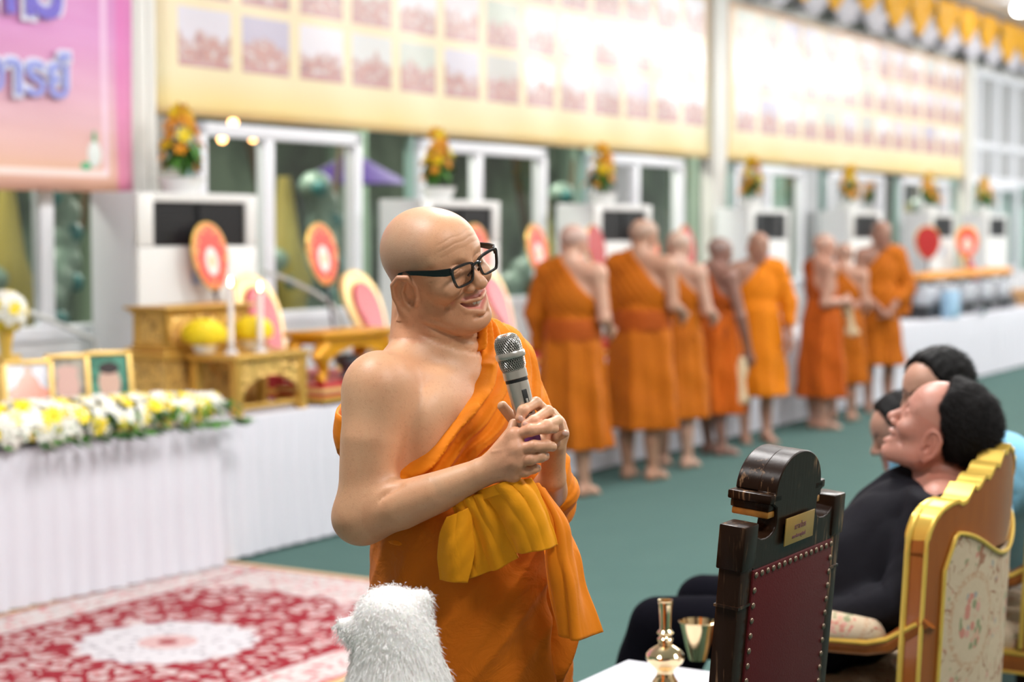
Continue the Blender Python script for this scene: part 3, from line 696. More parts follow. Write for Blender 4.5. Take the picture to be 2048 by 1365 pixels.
for i in range(23):
    o = link('gold_swag', gm, sw, SWG); o.location = (2+i*1.0, 0, 0); k_ = rgs.uniform(.85, 1.2); o.scale = (rgs.uniform(.9, 1.12), 1, k_); o.location.z = 4.74*(1-k_); o = link('white_swag', wm_, sw, SWW); o.location = (2.45+i*1.0, 0, 0)
cur = thing('pale_backdrop', 'pale greenish curtain added behind the tall far glazing to brighten it', 'backdrop', W(17.6, 2.3)); cur.rotation_euler = (0, 0, math.radians(ANG))  # pale sheet added to make the far glazing look bright
X = np.linspace(0, 9, 300); V = np.array([[x, .04*math.sin(x*17), z] for z in (0, 4.2) for x in X]); idx = np.arange(600).reshape(2, 300); me = npmesh('backdrop', V, np.stack([idx[:-1, :-1], idx[:-1, 1:], idx[1:, 1:], idx[1:, :-1]], -1).reshape(-1, 4)); me.shade_smooth(); link('cloth', me, cur, mat('pale_backdrop_cloth', (.55, .68, .66, 1), .8))
# ceiling lamps one can see or see mirrored
for (px, py) in ((2040, 12),):
    p = G(px, py, 4.72); e = NT('lamp_glow'); e.b.inputs['Emission Color'].default_value = (1, 1, 1, 1); e.b.inputs['Emission Strength'].default_value = 14
    r = thing('ceiling_light', 'round white ceiling light at the top right', 'lamp', p); b = MB(); b.lathe([(.001, -.13), (.05, -.12), (.085, -.095), (.1, -.05), (.09, 0), (.06, .04)], n=24); b.build('diffuser', e.m, r); b = MB(); b.lathe([(.062, .03), (.09, .03), (.09, .08), (.062, .08), (.062, .03)], n=24); b.build('rim', WHITE, r)
# ------------------------------------------------------------------ the speaking monk
def speaking_monk():
    root = person('smiling shaven-headed monk in orange robe and black glasses, standing, both hands round a silver microphone', (-.097, 3.42, 0), -131.4)
    bpy.context.view_layer.update()
    M = Matrix.Translation((-.097, 3.42, 0)) @ Matrix.Rotation(math.radians(-131.4), 4, 'Z'); MI = M.inverted()
    L = lambda px, py, Y: tuple(MI @ P(px, py, Y))
    tone = np.array((.66, .385, .225))
    cx, cy = .035, -.02
    # head frame
    yawh = -131.4+5
    Rw = np.array(Matrix.Rotation(math.radians(-(180-47)), 3, 'Z') @ Matrix.Rotation(math.radians(-1.5), 3, 'X') @ Matrix.Rotation(math.radians(19), 3, 'Y'))
    Rh = np.array(M.to_3x3()).T @ Rw
    hc = np.array(L(863, 521, 3.375)); HS = 1.045
    S = Sdf()
    torso_ops(S, 0, 1.1, (cx, cy), .05, dz=-.035)
    # pecs, collarbones, back
    S.ell((cx+.06, cy+.075, 1.31), (.085, .035, .08), k=.06); S.ell((cx-.06, cy+.075, 1.31), (.085, .035, .08), k=.06)
    for s in (-1, 1): S.chain([(cx+s*.02, cy+.070, 1.395), (cx+s*.07, cy+.066, 1.40), (cx+s*.13, cy+.02, 1.405)], [.008, .007, .006], k=.035)
    S.groove([(cx+.01, cy+.1, 1.39), (cx+.0, cy+.13, 1.29)], .012, .004, (1, .3, 1))
    # neck
    nb = np.array((cx, cy-.005, 1.425)); nt = hc+Rh@np.array((0, -.02, -.055))
    S.cap(nb, nt, .068, .06, k=.045); S.cap(nb+[0, .035, -.02], hc+Rh@np.array((0, .03, -.085)), .035, .034, k=.045)
    S.push(Rh, hc, HS)
    head_ops(S, 2, True, True, 1.2)
    # neck creases
    S.pop()
    for dz, o in ((0, 0), (.022, .004), (.04, .008)):
        c0 = nb*.5+nt*.5+np.array((0, 0, dz-.02)); pts = []
        for a in range(-40, 221, 20):
            t = math.radians(a); pts.append(c0+np.array((math.cos(t)*.07, math.sin(t)*.078+.008, -.03*math.sin(t)+.012*math.cos(t))))
        S.groove(pts, .0032, .0042, (.35, .35, 1))
    S.chain([nt+np.array((.02, -.02, -.03)), (cx+.07, cy-.015, 1.445), (cx+.15, cy-.01, 1.385)], [.042, .04, .045], k=.04)
    S.chain([nt+np.array((-.03, -.02, -.03)), (cx-.085, cy-.015, 1.455), (cx-.15, cy-.01, 1.425)], [.045, .042, .05], k=.04)
    # right arm (near the camera)
    sh = L(757, 782, 3.27); el = L(727, 1030, 3.235); wr = L(958, 948, 3.145)
    m1 = L(742, 880, 3.245); f1 = L(800, 1012, 3.2); f2 = L(875, 985, 3.17)
    S.ell(sh, (.062, .062, .072), k=.03); S.chain([sh, m1, el], [.0615, .0575, .048], k=.03)
    S.ell(L(712, 1040, 3.25), (.037, .04, .036), k=.03)
    S.chain([el, f1, f2, wr], [.046, .0455, .038, .0265], k=.035)
    S.groove([L(800, 972, 3.17), L(772, 992, 3.175), L(752, 1015, 3.18)], .006, .006)   # elbow crease
    S.groove([L(812, 900, 3.21), L(822, 850, 3.19), L(820, 810, 3.18)], .007, .004)                   # armpit fold
    # right hand, back of hand to the camera
    K = [L(1030, 872, 3.118), L(1034, 900, 3.108), L(1032, 925, 3.108), L(1026, 948, 3.118)]
    FN = [[K[0], L(1062, 861, 3.104), L(1092, 857, 3.118), L(1108, 858, 3.138)],
          [K[1], L(1068, 893, 3.098), L(1093, 892, 3.114), L(1104, 894, 3.132)],
          [K[2], L(1061, 919, 3.100), L(1080, 914, 3.114), L(1089, 913, 3.130)],
          [K[3], L(1050, 944, 3.110), L(1066, 938, 3.120), L(1074, 937, 3.132)]]
    hand_ops(S, wr, K, FN, .0104, palm=.0142)
    S.chain([L(985, 918, 3.15), L(1008, 886, 3.15), L(1024, 862, 3.155), L(1027, 848, 3.165)], [.016, .013, .0105, .009], k=.008)
    for kk in K:   # tendons and veins on the back of the hand
        S.cap(np.array(kk)+np.array(MI.to_3x3() @ Vector((0, -.009, 0))), np.array(wr)*.8+np.array(kk)*.2+np.array(MI.to_3x3() @ Vector((0, -.012, 0))), .0025, .0012, k=.008)
    rv = np.random.default_rng(3)
    for q in range(5):
        x0 = 985+q*7; y0 = 905+q*10; S.chain([L(x0, y0, 3.119), L(x0+15, y0-6+rv.integers(-5, 5), 3.112), L(x0+32, y0+rv.integers(-8, 8), 3.107)], [.0016]*3, k=.004)
    # left arm and hand behind the microphone
    shl = (cx-.19, cy-.005, 1.385); ell_ = L(1080, 1012, 3.46); wl = L(1104, 958, 3.255)
    S.ell(shl, (.06, .06, .065), k=.03); S.chain([shl, ell_], [.056, .044], k=.03); S.chain([ell_, L(1097, 985, 3.34), wl], [.044, .038, .026], k=.03)
    K2 = [L(1100, 832, 3.208), L(1114, 850, 3.204), L(1120, 869, 3.2), L(1112, 890, 3.2)]
    FN2 = [[K2[0], L(1072, 806, 3.165), L(1046, 822, 3.13), L(1040, 837, 3.126)],
           [K2[1], L(1096, 823, 3.156), L(1066, 843, 3.122), L(1052, 850, 3.118)],
           [K2[2], L(1114, 843, 3.152), L(1092, 851, 3.12), L(1078, 857, 3.113)],
           [K2[3], L(1112, 876, 3.16), L(1130, 868, 3.15)]]
    hand_ops(S, wl, K2, FN2, .0100, palm=.0138)
    S.chain([L(1096, 895, 3.22), L(1050, 872, 3.225), L(1024, 836, 3.205), L(1005, 813, 3.198)], [.016, .013, .0105, .0095], k=.008)
    # legs under the robe and bare feet
    for s in (-1, 1):
        S.chain([(s*.09, 0, .9), (s*.09, .01, .48), (s*.09, -.015, .09)], [.08, .055, .038], k=.03); feet_ops(S, (s*.09, -.01), -s*8)
    wHand = [L(1110, 980, 3.06), L(965, 795, 3.27)]
    A = np.array([L(x, y, Y) for x in (965, 1150) for y in (790, 985) for Y in (3.06, 3.27)]); ha, hb = A.min(0), A.max(0)
    ha = np.maximum(ha, [-.3, .12, 1.2]); hb[2] = min(hb[2], 1.385)
    fa = hc-np.array((.135, .135, .15)); fb = hc+np.array((.135, .135, .15))
    def color(V):
        C = np.ones((len(V), 4), np.float32); C[:, :3] = tone
        # forearms and face sun-darker than the chest
        m = np.clip((.06-(V[:, 2]-1.2))/.2, 0, 1)*(V[:, 1] > .03); C[:, :3] *= 1-m[:, None]*np.array((.12, .2, .25))
        m = np.exp(-((V-np.array(K[1]))**2).sum(1)/.004); C[:, :3] *= 1-m[:, None]*np.array((.08, .2, .18))
        m = np.exp(-((V-np.array(FN2[1][2]))**2).sum(1)/.0012); C[:, :3] *= 1+m[:, None]*np.array((.12, .02, .05))
        H = (V-hc)@Rh/HS
        face = np.clip((H[:, 1]-.0)/.05, 0, 1)*np.clip((.02-H[:, 2])/.04, 0, 1)*(np.linalg.norm(H, axis=1) < .16); C[:, :3] *= 1-face[:, None]*np.array((.1, .17, .2))
        return head_tint(V, C, Rh*HS**0, hc, tone, 1.0, .22, (.60, .22, .19), stubble=(.36, .25, .19)) if True else C
    me = sdf_mesh('body', S, .0055, [(fa, fb, .0018), (ha, hb, .0019)], color)
    link('body', me, root, SKIN)
    # finger nails
    nail = mat('finger_nail', (.78, .47, .38, 1), .3, spec=.6)
    for px, py, Y, ang in ((1042, 838, 3.1185, 60), (1052, 850, 3.1105, 30), (1079, 857, 3.1055, 30), (1131, 867, 3.1425, 0), (1106, 857, 3.130, 0), (1102, 893, 3.1245, 0), (1088, 912, 3.122, 0), (1073, 936, 3.124, 0)):
        b = MB(); b.ball(L(px, py, Y), .0058, 10, (1.15, .35, .8), M=Matrix.Rotation(math.radians(131.4), 4, 'Z') @ Matrix.Rotation(math.radians(ang), 4, 'Y')); b.build('fingernail', nail, root)
    HM = Matrix.Translation(Vector(hc)) @ Matrix(Rh.tolist()).to_4x4() @ Matrix.Scale(HS, 4)
    # teeth
    for i in range(-3, 4):
        t = MB()
        x = i*.0066; t.box((x-.0031, .0, -.0050), (x+.0031, .004, .0050), M=HM @ Matrix.Translation((0, .0945-abs(i)**2*.0013, -.0745+abs(i)*.0006)) @ Matrix.Rotation(math.radians(-i*9), 4, 'Z'), bev=.0008)
        t.build('tooth', mat('teeth', (.75, .70, .6, 1), .25), root)
    # spectacles
    g = thing('spectacles', None, None); g.parent = root; g.matrix_local = HM @ Matrix.Translation((0, .006, .002)) @ Matrix.Rotation(math.radians(-3), 4, 'X')
    blk = mat('black_acetate', (.006, .006, .007, 1), .16, spec=.7)
    fr = MB(); lens = MB()
    for s in (-1, 1):
        out = [(s*x, z) for x, z in ((.0085, .007), (.0125, .0135), (.03, .0165), (.050, .0165), (.0585, .0135), (.0575, -.004), (.0535, -.0165), (.047, -.0200), (.020, -.0195), (.0125, -.012))]
        cxx = s*.034
        yy = lambda x: .1065-.11*max(abs(x)-.0, 0)**1.6*2.2
        N = 40; pts = []
        for i in range(N):
            t_ = i/N*len(out); a = int(t_); f = t_-a; p0, p1, p2, p3 = [out[(a+j-1) % len(out)] for j in range(4)]
            q = [.5*(2*p1[d]+(p2[d]-p0[d])*f+(2*p0[d]-5*p1[d]+4*p2[d]-p3[d])*f*f+(3*p1[d]-p0[d]-3*p2[d]+p3[d])*f**3) for d in (0, 1)]
            pts.append(Vector((q[0], yy(q[0]), q[1]-.006)))
        rings = []
        for i, p in enumerate(pts):
            rad = (Vector((p.x-cxx, 0, p.z+.006))).normalized(); th = .0044 if p.z > .004 else .0030
            rings.append([p+rad*th*u+Vector((0, v*.0022, 0)) for u, v in ((-.5, -1), (.6, -1), (.6, 1), (-.5, 1))])
        vs = [[fr.b.verts.new(q) for q in r_] for r_ in rings]
        for i in range(N):
            for j in range(4): fr.b.faces.new((vs[i][j], vs[i][(j+1) % 4], vs[(i+1) % N][(j+1) % 4], vs[(i+1) % N][j]))
        lens.b.faces.new([lens.b.verts.new(p) for p in pts])
        tm = MB()
        tp = [(s*.058, .1005, .0065), (s*.066, .095, .007), (s*.0735, .075, .0065), (s*.078, .04, .0055), (s*.0795, .008, .003), (s*.0795, -.012, -.002), (s*.078, -.03, -.02)]
        hh = [.0065, .0068, .0058, .0044, .0036, .003, .0025]
        r_ = [[tm.b.verts.new((p[0]+u*.0016, p[1], p[2]+v*h)) for u, v in ((-1, -1), (1, -1), (1, 1), (-1, 1))] for p, h in zip(tp, hh)]
        for a, c in zip(r_, r_[1:]):
            for j in range(4): tm.b.faces.new((a[j], a[(j+1) % 4], c[(j+1) % 4], c[j]))
        tm.b.faces.new(r_[0]); tm.b.faces.new(r_[-1]); tm.build('temple', blk, g)
    fr.tube([(-.011, .1075, .001), (-.004, .1095, .004), (.004, .1095, .004), (.011, .1075, .001)], .0028)
    for s in (-1, 1): fr.tube([(s*.0105, .106, -.008), (s*.0115, .1, -.014), (s*.013, .096, -.018)], .0025)
    fr.build('frame', blk, g)
    lt = NT('spectacle_lens'); lt.set(Roughness=.02, IOR=1.12); lt.b.inputs['Transmission Weight'].default_value = 1; lt.base((.97, .98, 1, 1))
    tr = lt.add('ShaderNodeBsdfTransparent'); gl = lt.add('ShaderNodeBsdfGlossy'); gl.inputs['Roughness'].default_value = .03
    fz = lt.add('ShaderNodeFresnel'); fz.inputs[0].default_value = 1.12; mx = lt.add('ShaderNodeMixShader'); lt.link(fz.outputs[0], mx.inputs[0]); lt.link(tr.outputs[0], mx.inputs[1]); lt.link(gl.outputs[0], mx.inputs[2])
    lt.link(mx.outputs[0], lt.n['Material Output'].inputs[0]); lens.build('lenses', lt.m, g, smooth=False)
    # ---------------- robe
    xs = [-.5, -.1, -.05, -.023, .01, .047, .09, .136, .17, .2, .3]; zs = [1.95, 1.70, 1.56, 1.475, 1.425, 1.385, 1.345, 1.305, 1.262, 1.235, 1.15]
    bx = np.interp(np.linspace(0, 10, 90), range(11), xs)+(cx-.035); bz = np.interp(np.linspace(0, 10, 90), range(11), zs)
    for _ in range(6): bx[1:-1] = (bx[:-2]+bx[1:-1]*2+bx[2:])/4; bz[1:-1] = (bz[:-2]+bz[1:-1]*2+bz[2:])/4
    def edge(x, z):
        X = x[:, 0, 0]; Z = z[0, 0]; d = np.full((len(X), len(Z)), 9.0, np.float32)
        for a, b_ in zip(bx, bz): d = np.minimum(d, (X[:, None]-a)**2+(Z[None, :]-b_)**2)
        s_ = np.where(Z[None, :] > np.interp(X, bx, bz)[:, None], 1, -1); return (np.sqrt(d)*s_).astype(np.float32)[:, None, :]
    U = Sdf(); torso_ops(U, .014, 1.1, (cx, cy), .055, dz=-.035)
    U.ell((cx+.06, cy+.075, 1.31), (.105, .055, .10), k=.06); U.ell((cx-.06, cy+.075, 1.31), (.105, .055, .10), k=.06)
    U.cap(nb, nb+[0, 0, .05], .088, .08, k=.04); U.chain([nt+np.array((-.03, -.02, -.03)), (cx-.085, cy-.015, 1.455), (cx-.15, cy-.01, 1.425)], [.058, .06, .066], k=.04); U.chain([nt+np.array((.02, -.02, -.03)), (cx+.07, cy-.015, 1.445)], [.056, .054], k=.04)
    def mask(x, y, z):
        return edge(x, z)-.006*np.sin(y*14)
    U.ell((cx-.06, cy+.06, 1.39), (.08, .04, .04), k=.03)
    U.fn(mask, (-.35, -.3, .9), (.35, .3, 1.7), k=.006, mode='and')
    U.chain([np.array(shl)+[.02, 0, .01], (np.array(shl)+np.array(ell_))/2+[-.005, .005, 0], np.array(ell_)+[0, 0, .01]], [.072, .068, .066], k=.03)
    U.chain([np.array(ell_), np.array(L(1098, 978, 3.36))], [.064, .05], k=.02)
    # cloth falling from the left forearm, hollow towards the hand
    U.chain([L(1108, 930, 3.37), L(1108, 985, 3.38), L(1092, 1045, 3.38)], [.03, .042, .03], k=.025)
    # armhole on the right side: keep the bare arm free
    U.chain([np.array(sh)+[.02, 0, .02], m1, el], [.07, .058, .05], k=.01, sub=True)
    def foldpost(x, y, z, D):
        q = -edge(x, z)
        wp = wav(x, y, z, 5, 9)*.020+wav(x, y, z, 6, 22, 4)*.006
        left = np.clip((-.02-x)/.06, 0, 1)            # over the left shoulder the pleats run steeply
        qq = q+wp
        amp = (.0062*np.exp(-np.maximum(q, 0)/.14)+.0024)
        f = np.sin(qq*2*np.pi/(.027+.05*np.clip(q, 0, .4))); f = np.sign(f)*np.abs(f)**.7
        f2 = np.sin((q*1.0+wp*1.6)*2*np.pi/.013+2)*.3
        hem = np.exp(-((q-.006)/.006)**2)*.004
        return D-(amp*(f+f2))-hem
    U.fn(foldpost, (-.4, -.35, .95), (.35, .4, 1.7), k=.01, mode='post')
    me = sdf_mesh('robe_upper', U, .0042, lo=(-.36, -.26, 1.06), hi=(.33, .33, 1.6)); link('upper_robe', me, root, ROBE)
    K_ = Sdf()
    def skirtfold(a, z, X, Y):
        w_ = wav(X, Y, z, 11, 7, 4)
        dg = z*5.2-a*1.15                                    # diagonals falling from the waist to the front wrap
        rdg = lambda v: 1-2*np.abs(np.sin(v))
        big = (rdg(dg*2.6+w_*1.8)*.010+rdg(dg*6.5+w_*3)*.0055+rdg(z*19-a*3.5+w_*5)*.0036*np.clip(wav(X, Y, z, 15, 5, 3)*2+.5, 0, 1))*(1+1.2*np.clip(a-1.0, 0, 1))
        fine_ = np.sin(z*70+a*5+w_*6)*.0014*np.clip(wav(X, Y, z, 12, 6, 3)*2, 0, 1)
        lowr = np.clip((1.08-z)/.5, 0, 1)
        # deep vertical fold and overlap near the left front
        ov = -.022*np.exp(-(((a-1.66)-(1.0-z)*.30)/.05)**2)+.008*np.exp(-(((a-1.52)-(1.0-z)*.30)/.07)**2)*np.clip((1.05-z)/.1, 0, 1)
        vs = .009*np.sin(a*11+w_*1.5)*np.clip((.9-z)/.6, 0, 1)
        return big*(.45+.6*lowr)+fine_+ov+vs
    column(K_, [(1.17, .01, .02, .185, .175), (1.12, .008, .028, .195, .185), (1.02, .0, .03, .205, .2), (.92, 0, .022, .213, .207), (.8, 0, .005, .225, .215), (.62, 0, 0, .215, .205), (.17, 0, 0, .215, .205)], skirtfold)
    def hollow(x, y, z): return np.sqrt((x/.18)**2+(y/.17)**2)*.17-.17+(z > .5)*.3+0*z
    K_.fn(hollow, (-.3, -.3, .1), (.3, .3, .52), k=.01, sub=True)
    K_.chain([np.array(sh)+[.03, 0, 0], m1, el], [.07, .056, .047], k=.01, sub=True)
    me = sdf_mesh('skirt', K_, .0048); link('lower_robe', me, root, ROBE_LOW)
    # cloth sliver seen behind the right arm
    sheet('robe_back_fold', [[P(690, 800, 3.5), P(676, 830, 3.42), P(748, 850, 3.38)], [P(690, 860, 3.5), P(671, 870, 3.42), P(750, 880, 3.38)], [P(700, 930, 3.5), P(679, 905, 3.42), P(750, 930, 3.38)]], ROBE, root, 8, 8, .006, inv=MI)
    # folded golden sash hanging over the belt
    rip = lambda A, fu, fv, s: (lambda U_, V_: A*np.sin(U_*fu*6.28+V_*2+s)*np.minimum(1, V_*3)+A*.4*np.sin(V_*fv*6.28+U_*5+s)+A*.8*(1-2*np.abs(np.sin(U_*fu*5.3+s*2-V_*1.3)))*(1-.6*V_)+A*.25*np.sin(V_*17+U_*9))
    sheet('sash_end', [[P(893, 1035, 3.155), P(918, 1025, 3.147), P(945, 1010, 3.155)], [P(878, 1075, 3.165), P(910, 1078, 3.14), P(945, 1062, 3.15)], [P(875, 1120, 3.175), P(912, 1122, 3.145), P(949, 1105, 3.155)], [P(880, 1160, 3.185), P(908, 1164, 3.16), P(935, 1166, 3.165)]], SASH, root, 44, 44, .005, rip(.002, 1, 1, .4), MI)
    sheet('sash_end', [[P(905, 1015, 3.165), P(935, 995, 3.15), P(970, 985, 3.14)], [P(918, 1060, 3.17), P(955, 1048, 3.148), P(1000, 1040, 3.13)], [P(930, 1110, 3.175), P(968, 1095, 3.15), P(1022, 1080, 3.135)], [P(938, 1157, 3.18), P(985, 1142, 3.16), P(1037, 1116, 3.14)]], SASH, root, 50, 50, .005, rip(.0035, 2, 1, 1.2), MI)
    sheet('sash_fold', [[P(955, 985, 3.15), P(1010, 965, 3.115), P(1060, 958, 3.14)], [P(985, 1025, 3.14), P(1040, 1000, 3.105), P(1085, 1000, 3.135)], [P(1010, 1065, 3.135), P(1062, 1048, 3.10), P(1103, 1045, 3.135)], [P(1032, 1106, 3.135), P(1072, 1104, 3.105), P(1116, 1090, 3.14)]], SASH, root, 56, 56, .006, rip(.003, 2, 1, .2), MI)
    sheet('sash_fold', [[P(955, 985, 3.16), P(985, 972, 3.13), P(1015, 960, 3.12)], [P(945, 1010, 3.16), P(1005, 990, 3.12), P(1060, 985, 3.12)]], SASH, root, 16, 10, .012, None, MI)
    sheet('hanging_robe_end', [[P(1055, 960, 3.16), P(1078, 975, 3.18), P(1098, 1000, 3.24)], [P(1092, 1040, 3.16), P(1118, 1035, 3.16), P(1140, 1068, 3.24)], [P(1094, 1110, 3.165), P(1130, 1112, 3.15), P(1158, 1115, 3.23)], [P(1105, 1180, 3.165), P(1142, 1180, 3.14), P(1172, 1185, 3.22)], [P(1122, 1270, 3.165), P(1150, 1282, 3.14), P(1202, 1266, 3.21)]], ROBE, root, 44, 60, .006, rip(.0035, 2, .6, 2.0), MI)
    sheet('hanging_robe_end', [[P(1090, 1100, 3.2), P(1100, 1100, 3.18)], [P(1100, 1190, 3.2), P(1130, 1190, 3.18)], [P(1120, 1268, 3.2), P(1150, 1262, 3.18)]], ROBE, root, 10, 16, .005, None, MI)
    return root
speaking_monk()

def microphone():
    top = P(1010, 668, 3.165); bot = P(1066, 892, 3.16); ax = (bot-top)
    M = Matrix.Translation(top) @ (-ax).to_track_quat('Z', 'Y').to_matrix().to_4x4() ; Lm = ax.length
    r = thing('microphone', 'silver wireless handheld microphone with round mesh grille, held by the speaking monk', 'microphone'); r.matrix_world = M
    metal = mat('satin_silver', (.62, .59, .54, 1), .32, .85, var=.06); dk = mat('black_rubber', (.01, .01, .01, 1), .5)
    MB().lathe([(.001, -.005), (.015, -.005), (.0215, -.014), (.0225, -.02), (.0225, -.034)], n=40).build('grille_core', mat('grille_foam', (.05, .045, .04, 1), .9), r)
    # woven wire grille
    def wires(name, prof):
        b = MB(); n = 34
        for sgn in (-1, 1):
            for i in range(n):
                pts = []
                for j, (rr, z) in enumerate(prof):
                    a = 2*PI*i/n+sgn*j*.16; pts.append((rr*math.cos(a), rr*math.sin(a), z))
                b.tube(pts, .00042, 4)
        b.build(name, metal, r)
    dome = [(.003, -.0005), (.009, -.0008), (.0145, -.0022), (.0195, -.006), (.0228, -.012), (.0243, -.019), (.0245, -.027), (.0243, -.034)]
    wires('grille_mesh', dome); wires('grille_mesh', [(.0245, -.046), (.0242, -.053), (.0235, -.06), (.0215, -.066), (.0205, -.069)])
    MB().lathe([(.0235, -.0335), (.0265, -.0345), (.0275, -.037), (.0275, -.043), (.0265, -.0455), (.0235, -.0465)], n=48).build('grille_ring', metal, r)
    MB().lathe([(.021, -.046), (.0205, -.06), (.018, -.069)], n=32).build('grille_core', bpy.data.materials['grille_foam'], r)
    MB().lathe([(.0195, -.068), (.0222, -.069), (.0222, -.083), (.0205, -.084)], n=40).build('collar', metal, r)
    MB().lathe([(.0203, -.083), (.0206, -.084), (.0206, -.0895), (.0203, -.0905)], n=40).build('rubber_band', dk, r)
    MB().lathe([(.0180, -.0895), (.0205, -.090), (.0207, -.1), (.0198, -.13), (.0172, -.19), (.016, -Lm+.02), (.0155, -Lm+.004), (.012, -Lm), (.001, -Lm)], n=40).build('handle', metal, r)
    MB().lathe([(.0165, -Lm+.03), (.0172, -Lm+.028), (.0172, -Lm+.004), (.013, -Lm-.002), (.001, -Lm-.003)], n=32).build('end_band', mat('purple_tape', (.30, .10, .42, 1), .4), r)
    b = MB(); a = math.radians(32)
    MM = Matrix.Rotation(a, 4, 'Z')
    b.box((.0185, -.005, -.150), (.0215, .005, -.105), M=MM, bev=.001); b.build('switch_panel', dk, r)
    MB().box((.0205, -.0022, -.135), (.0232, .0022, -.122), M=MM, bev=.0006).build('switch', metal, r)
microphone()
# ================================================================== things in the hall
GOLD = mat('gold_paint', (.70, .42, .09, 1), .36, .55, var=.25, vscale=30, bump=.25, bscale=120)
GOLDB = mat('bright_gilding', (.92, .62, .12, 1), .3, .45, var=.15, vscale=15)
def carved(name, c1, c2, scale):
    t = NT(name); v = t.add('ShaderNodeTexVoronoi', feature='SMOOTH_F1'); v.inputs['Scale'].default_value = scale; t.link(t.obj(), v.inputs['Vector'])
    f = v.outputs['Distance']; t.base(t.ramp(f, [(.1, c2), (.3, c1), (.55, c1), (.8, c2)])); t.set(Roughness=.4, Metallic=.5); t.bump(f, .9, .02); return t.m
CARVED = carved('carved_gold', (.80, .52, .15, 1), (.28, .11, .03, 1), 26)
CLOTHW = NT('white_table_cloth'); CLOTHW.base((.60, .60, .655, 1)); CLOTHW.set(Roughness=.8); CLOTHW.bump(CLOTHW.noise(6, 4), .25, .01); CLOTHW = CLOTHW.m
def long_table(label, origin, ang, L, depth, group=None, z=.72):
    r = thing('long_table', label, 'table', origin, math.radians(ang), group)
    MB().box((0, 0, z-.012), (L, depth, z), bev=.004).build('tabletop_cloth', CLOTHW, r)
    rg = np.random.default_rng(int(L*10)); S_ = []; O_ = []; s = 0
    while s < L-.03:
        w_ = .1+rg.random()*.02; d = .022+rg.random()*.012
        S_ += [s, s+w_*.35, s+w_*.9, s+w_*.93]; O_ += [0, d*.45, d, d*.6]; s += w_
    S_ = np.minimum(np.array(S_+[L]), L); O_ = np.array(O_+[0])
    n = len(S_); zz = [z-.002, z-.05, z*.5, .02]; fl = [.1, .6, .9, 1.3]
    V = np.array([[S_[i]+(rg.normal()*.002 if j > 1 else 0), -.004-O_[i]*fl[j]-(.012 if j == 3 else 0)*(i % 4 > 0), zz[j]] for j in range(4) for i in range(n)])
    ids = np.arange(4*n).reshape(4, n); Q = np.stack([ids[:-1, :-1], ids[1:, :-1], ids[1:, 1:], ids[:-1, 1:]], -1).reshape(-1, 4)
    link('pleated_skirt', npmesh('skirt', V, Q), r, CLOTHW)
    for xa in (0, L-.004): e = MB(); e.box((xa, .004, .02), (xa+.004, depth, z-.012)); e.build('end_cloth', CLOTHW, r)
    for x in (.1, L-.1):
        for y in (.1, depth-.1): MB().box((x-.02, y-.02, 0), (x+.02, y+.02, z-.02)).build('leg', bpy.data.materials['white_aluminium'], r)
    return r
a36 = math.degrees(math.atan2(.807, .591)); pA = Vector((-1.385-.591*2.75, 8.73-.807*2.75, 0))
long_table('long white-clothed table with the flower garland and framed portraits, nearest at left', pA, a36, 2.62, .66, 'white skirted tables')
TB = [(-.95, 7.15, 'white-skirted table carrying the gilded altar set and red monk seats'), (6.22, 6.5, 'white-skirted table behind the row of standing monks'), (12.74, 9, 'farthest white-skirted table, beyond the rightmost monk')]
for t0, L_, lb in TB: long_table(lb, W(t0, .12), ANG, L_-.02, 1.03, 'white skirted tables')
# ---------------- air conditioners with potted flowers
louvre = mat('dark_grille', (.012, .013, .016, 1), .4); stk = mat('blue_sticker', (.35, .5, .75, 1), .4)
ACF = mat('air_conditioner_front', (.74, .74, .72, 1), .35, var=.03); ACS = mat('air_conditioner_side', (.66, .68, .70, 1), .45, var=.04)
def aircon():
    r = thing('air_conditioner', 'x', 'air conditioner', (0, 0, 0))
    b = MB(); b.box((0, .03, 0), (1.05, .37, 1.90), bev=.012); b.build('cabinet', ACS, r)
    b = MB(); b.box((0.0, 0, 1.59), (.13, .03, 1.895), bev=.004); b.box((.95, 0, 1.59), (1.05, .03, 1.895), bev=.004); b.box((.13, 0, 1.845), (.95, .03, 1.895), bev=.004); b.box((0, 0, .5), (1.05, .03, 1.585), bev=.006); b.box((0, .004, .04), (1.05, .03, .49), bev=.004); b.build('front_panel', ACF, r)
    b = MB(); b.box((.13, .02, 1.59), (.95, .028, 1.845)); b.build('grille_backing', louvre, r)
    for i in range(9): b = MB(); z = 1.602+i*.028; b.box((.135, .004, z), (.945, .02, z+.004)); b.build('louvre', louvre, r)
    b = MB(); b.box((.53, .002, 1.59), (.545, .02, 1.845)); b.build('grille_divider', louvre, r)
    b = MB(); b.box((.45, -.002, 1.36), (.56, .002, 1.44)); b.build('sticker', stk, r); return r
leaf = mat('leaf_green', (.09, .30, .03, 1), .45, var=.5, vscale=40); leafd = mat('dark_leaf', (.02, .09, .015, 1), .5, var=.5, vscale=40)
lily = mat('orange_lily', (.92, .40, .02, 1), .5, var=.35, vscale=25); ylw = mat('yellow_petal', (.93, .72, .01, 1), .5, var=.15, vscale=30); wht = mat('white_petal', (.86, .86, .78, 1), .5, var=.06)
POT = mat('white_porcelain', (.82, .82, .80, 1), .2, var=.02)
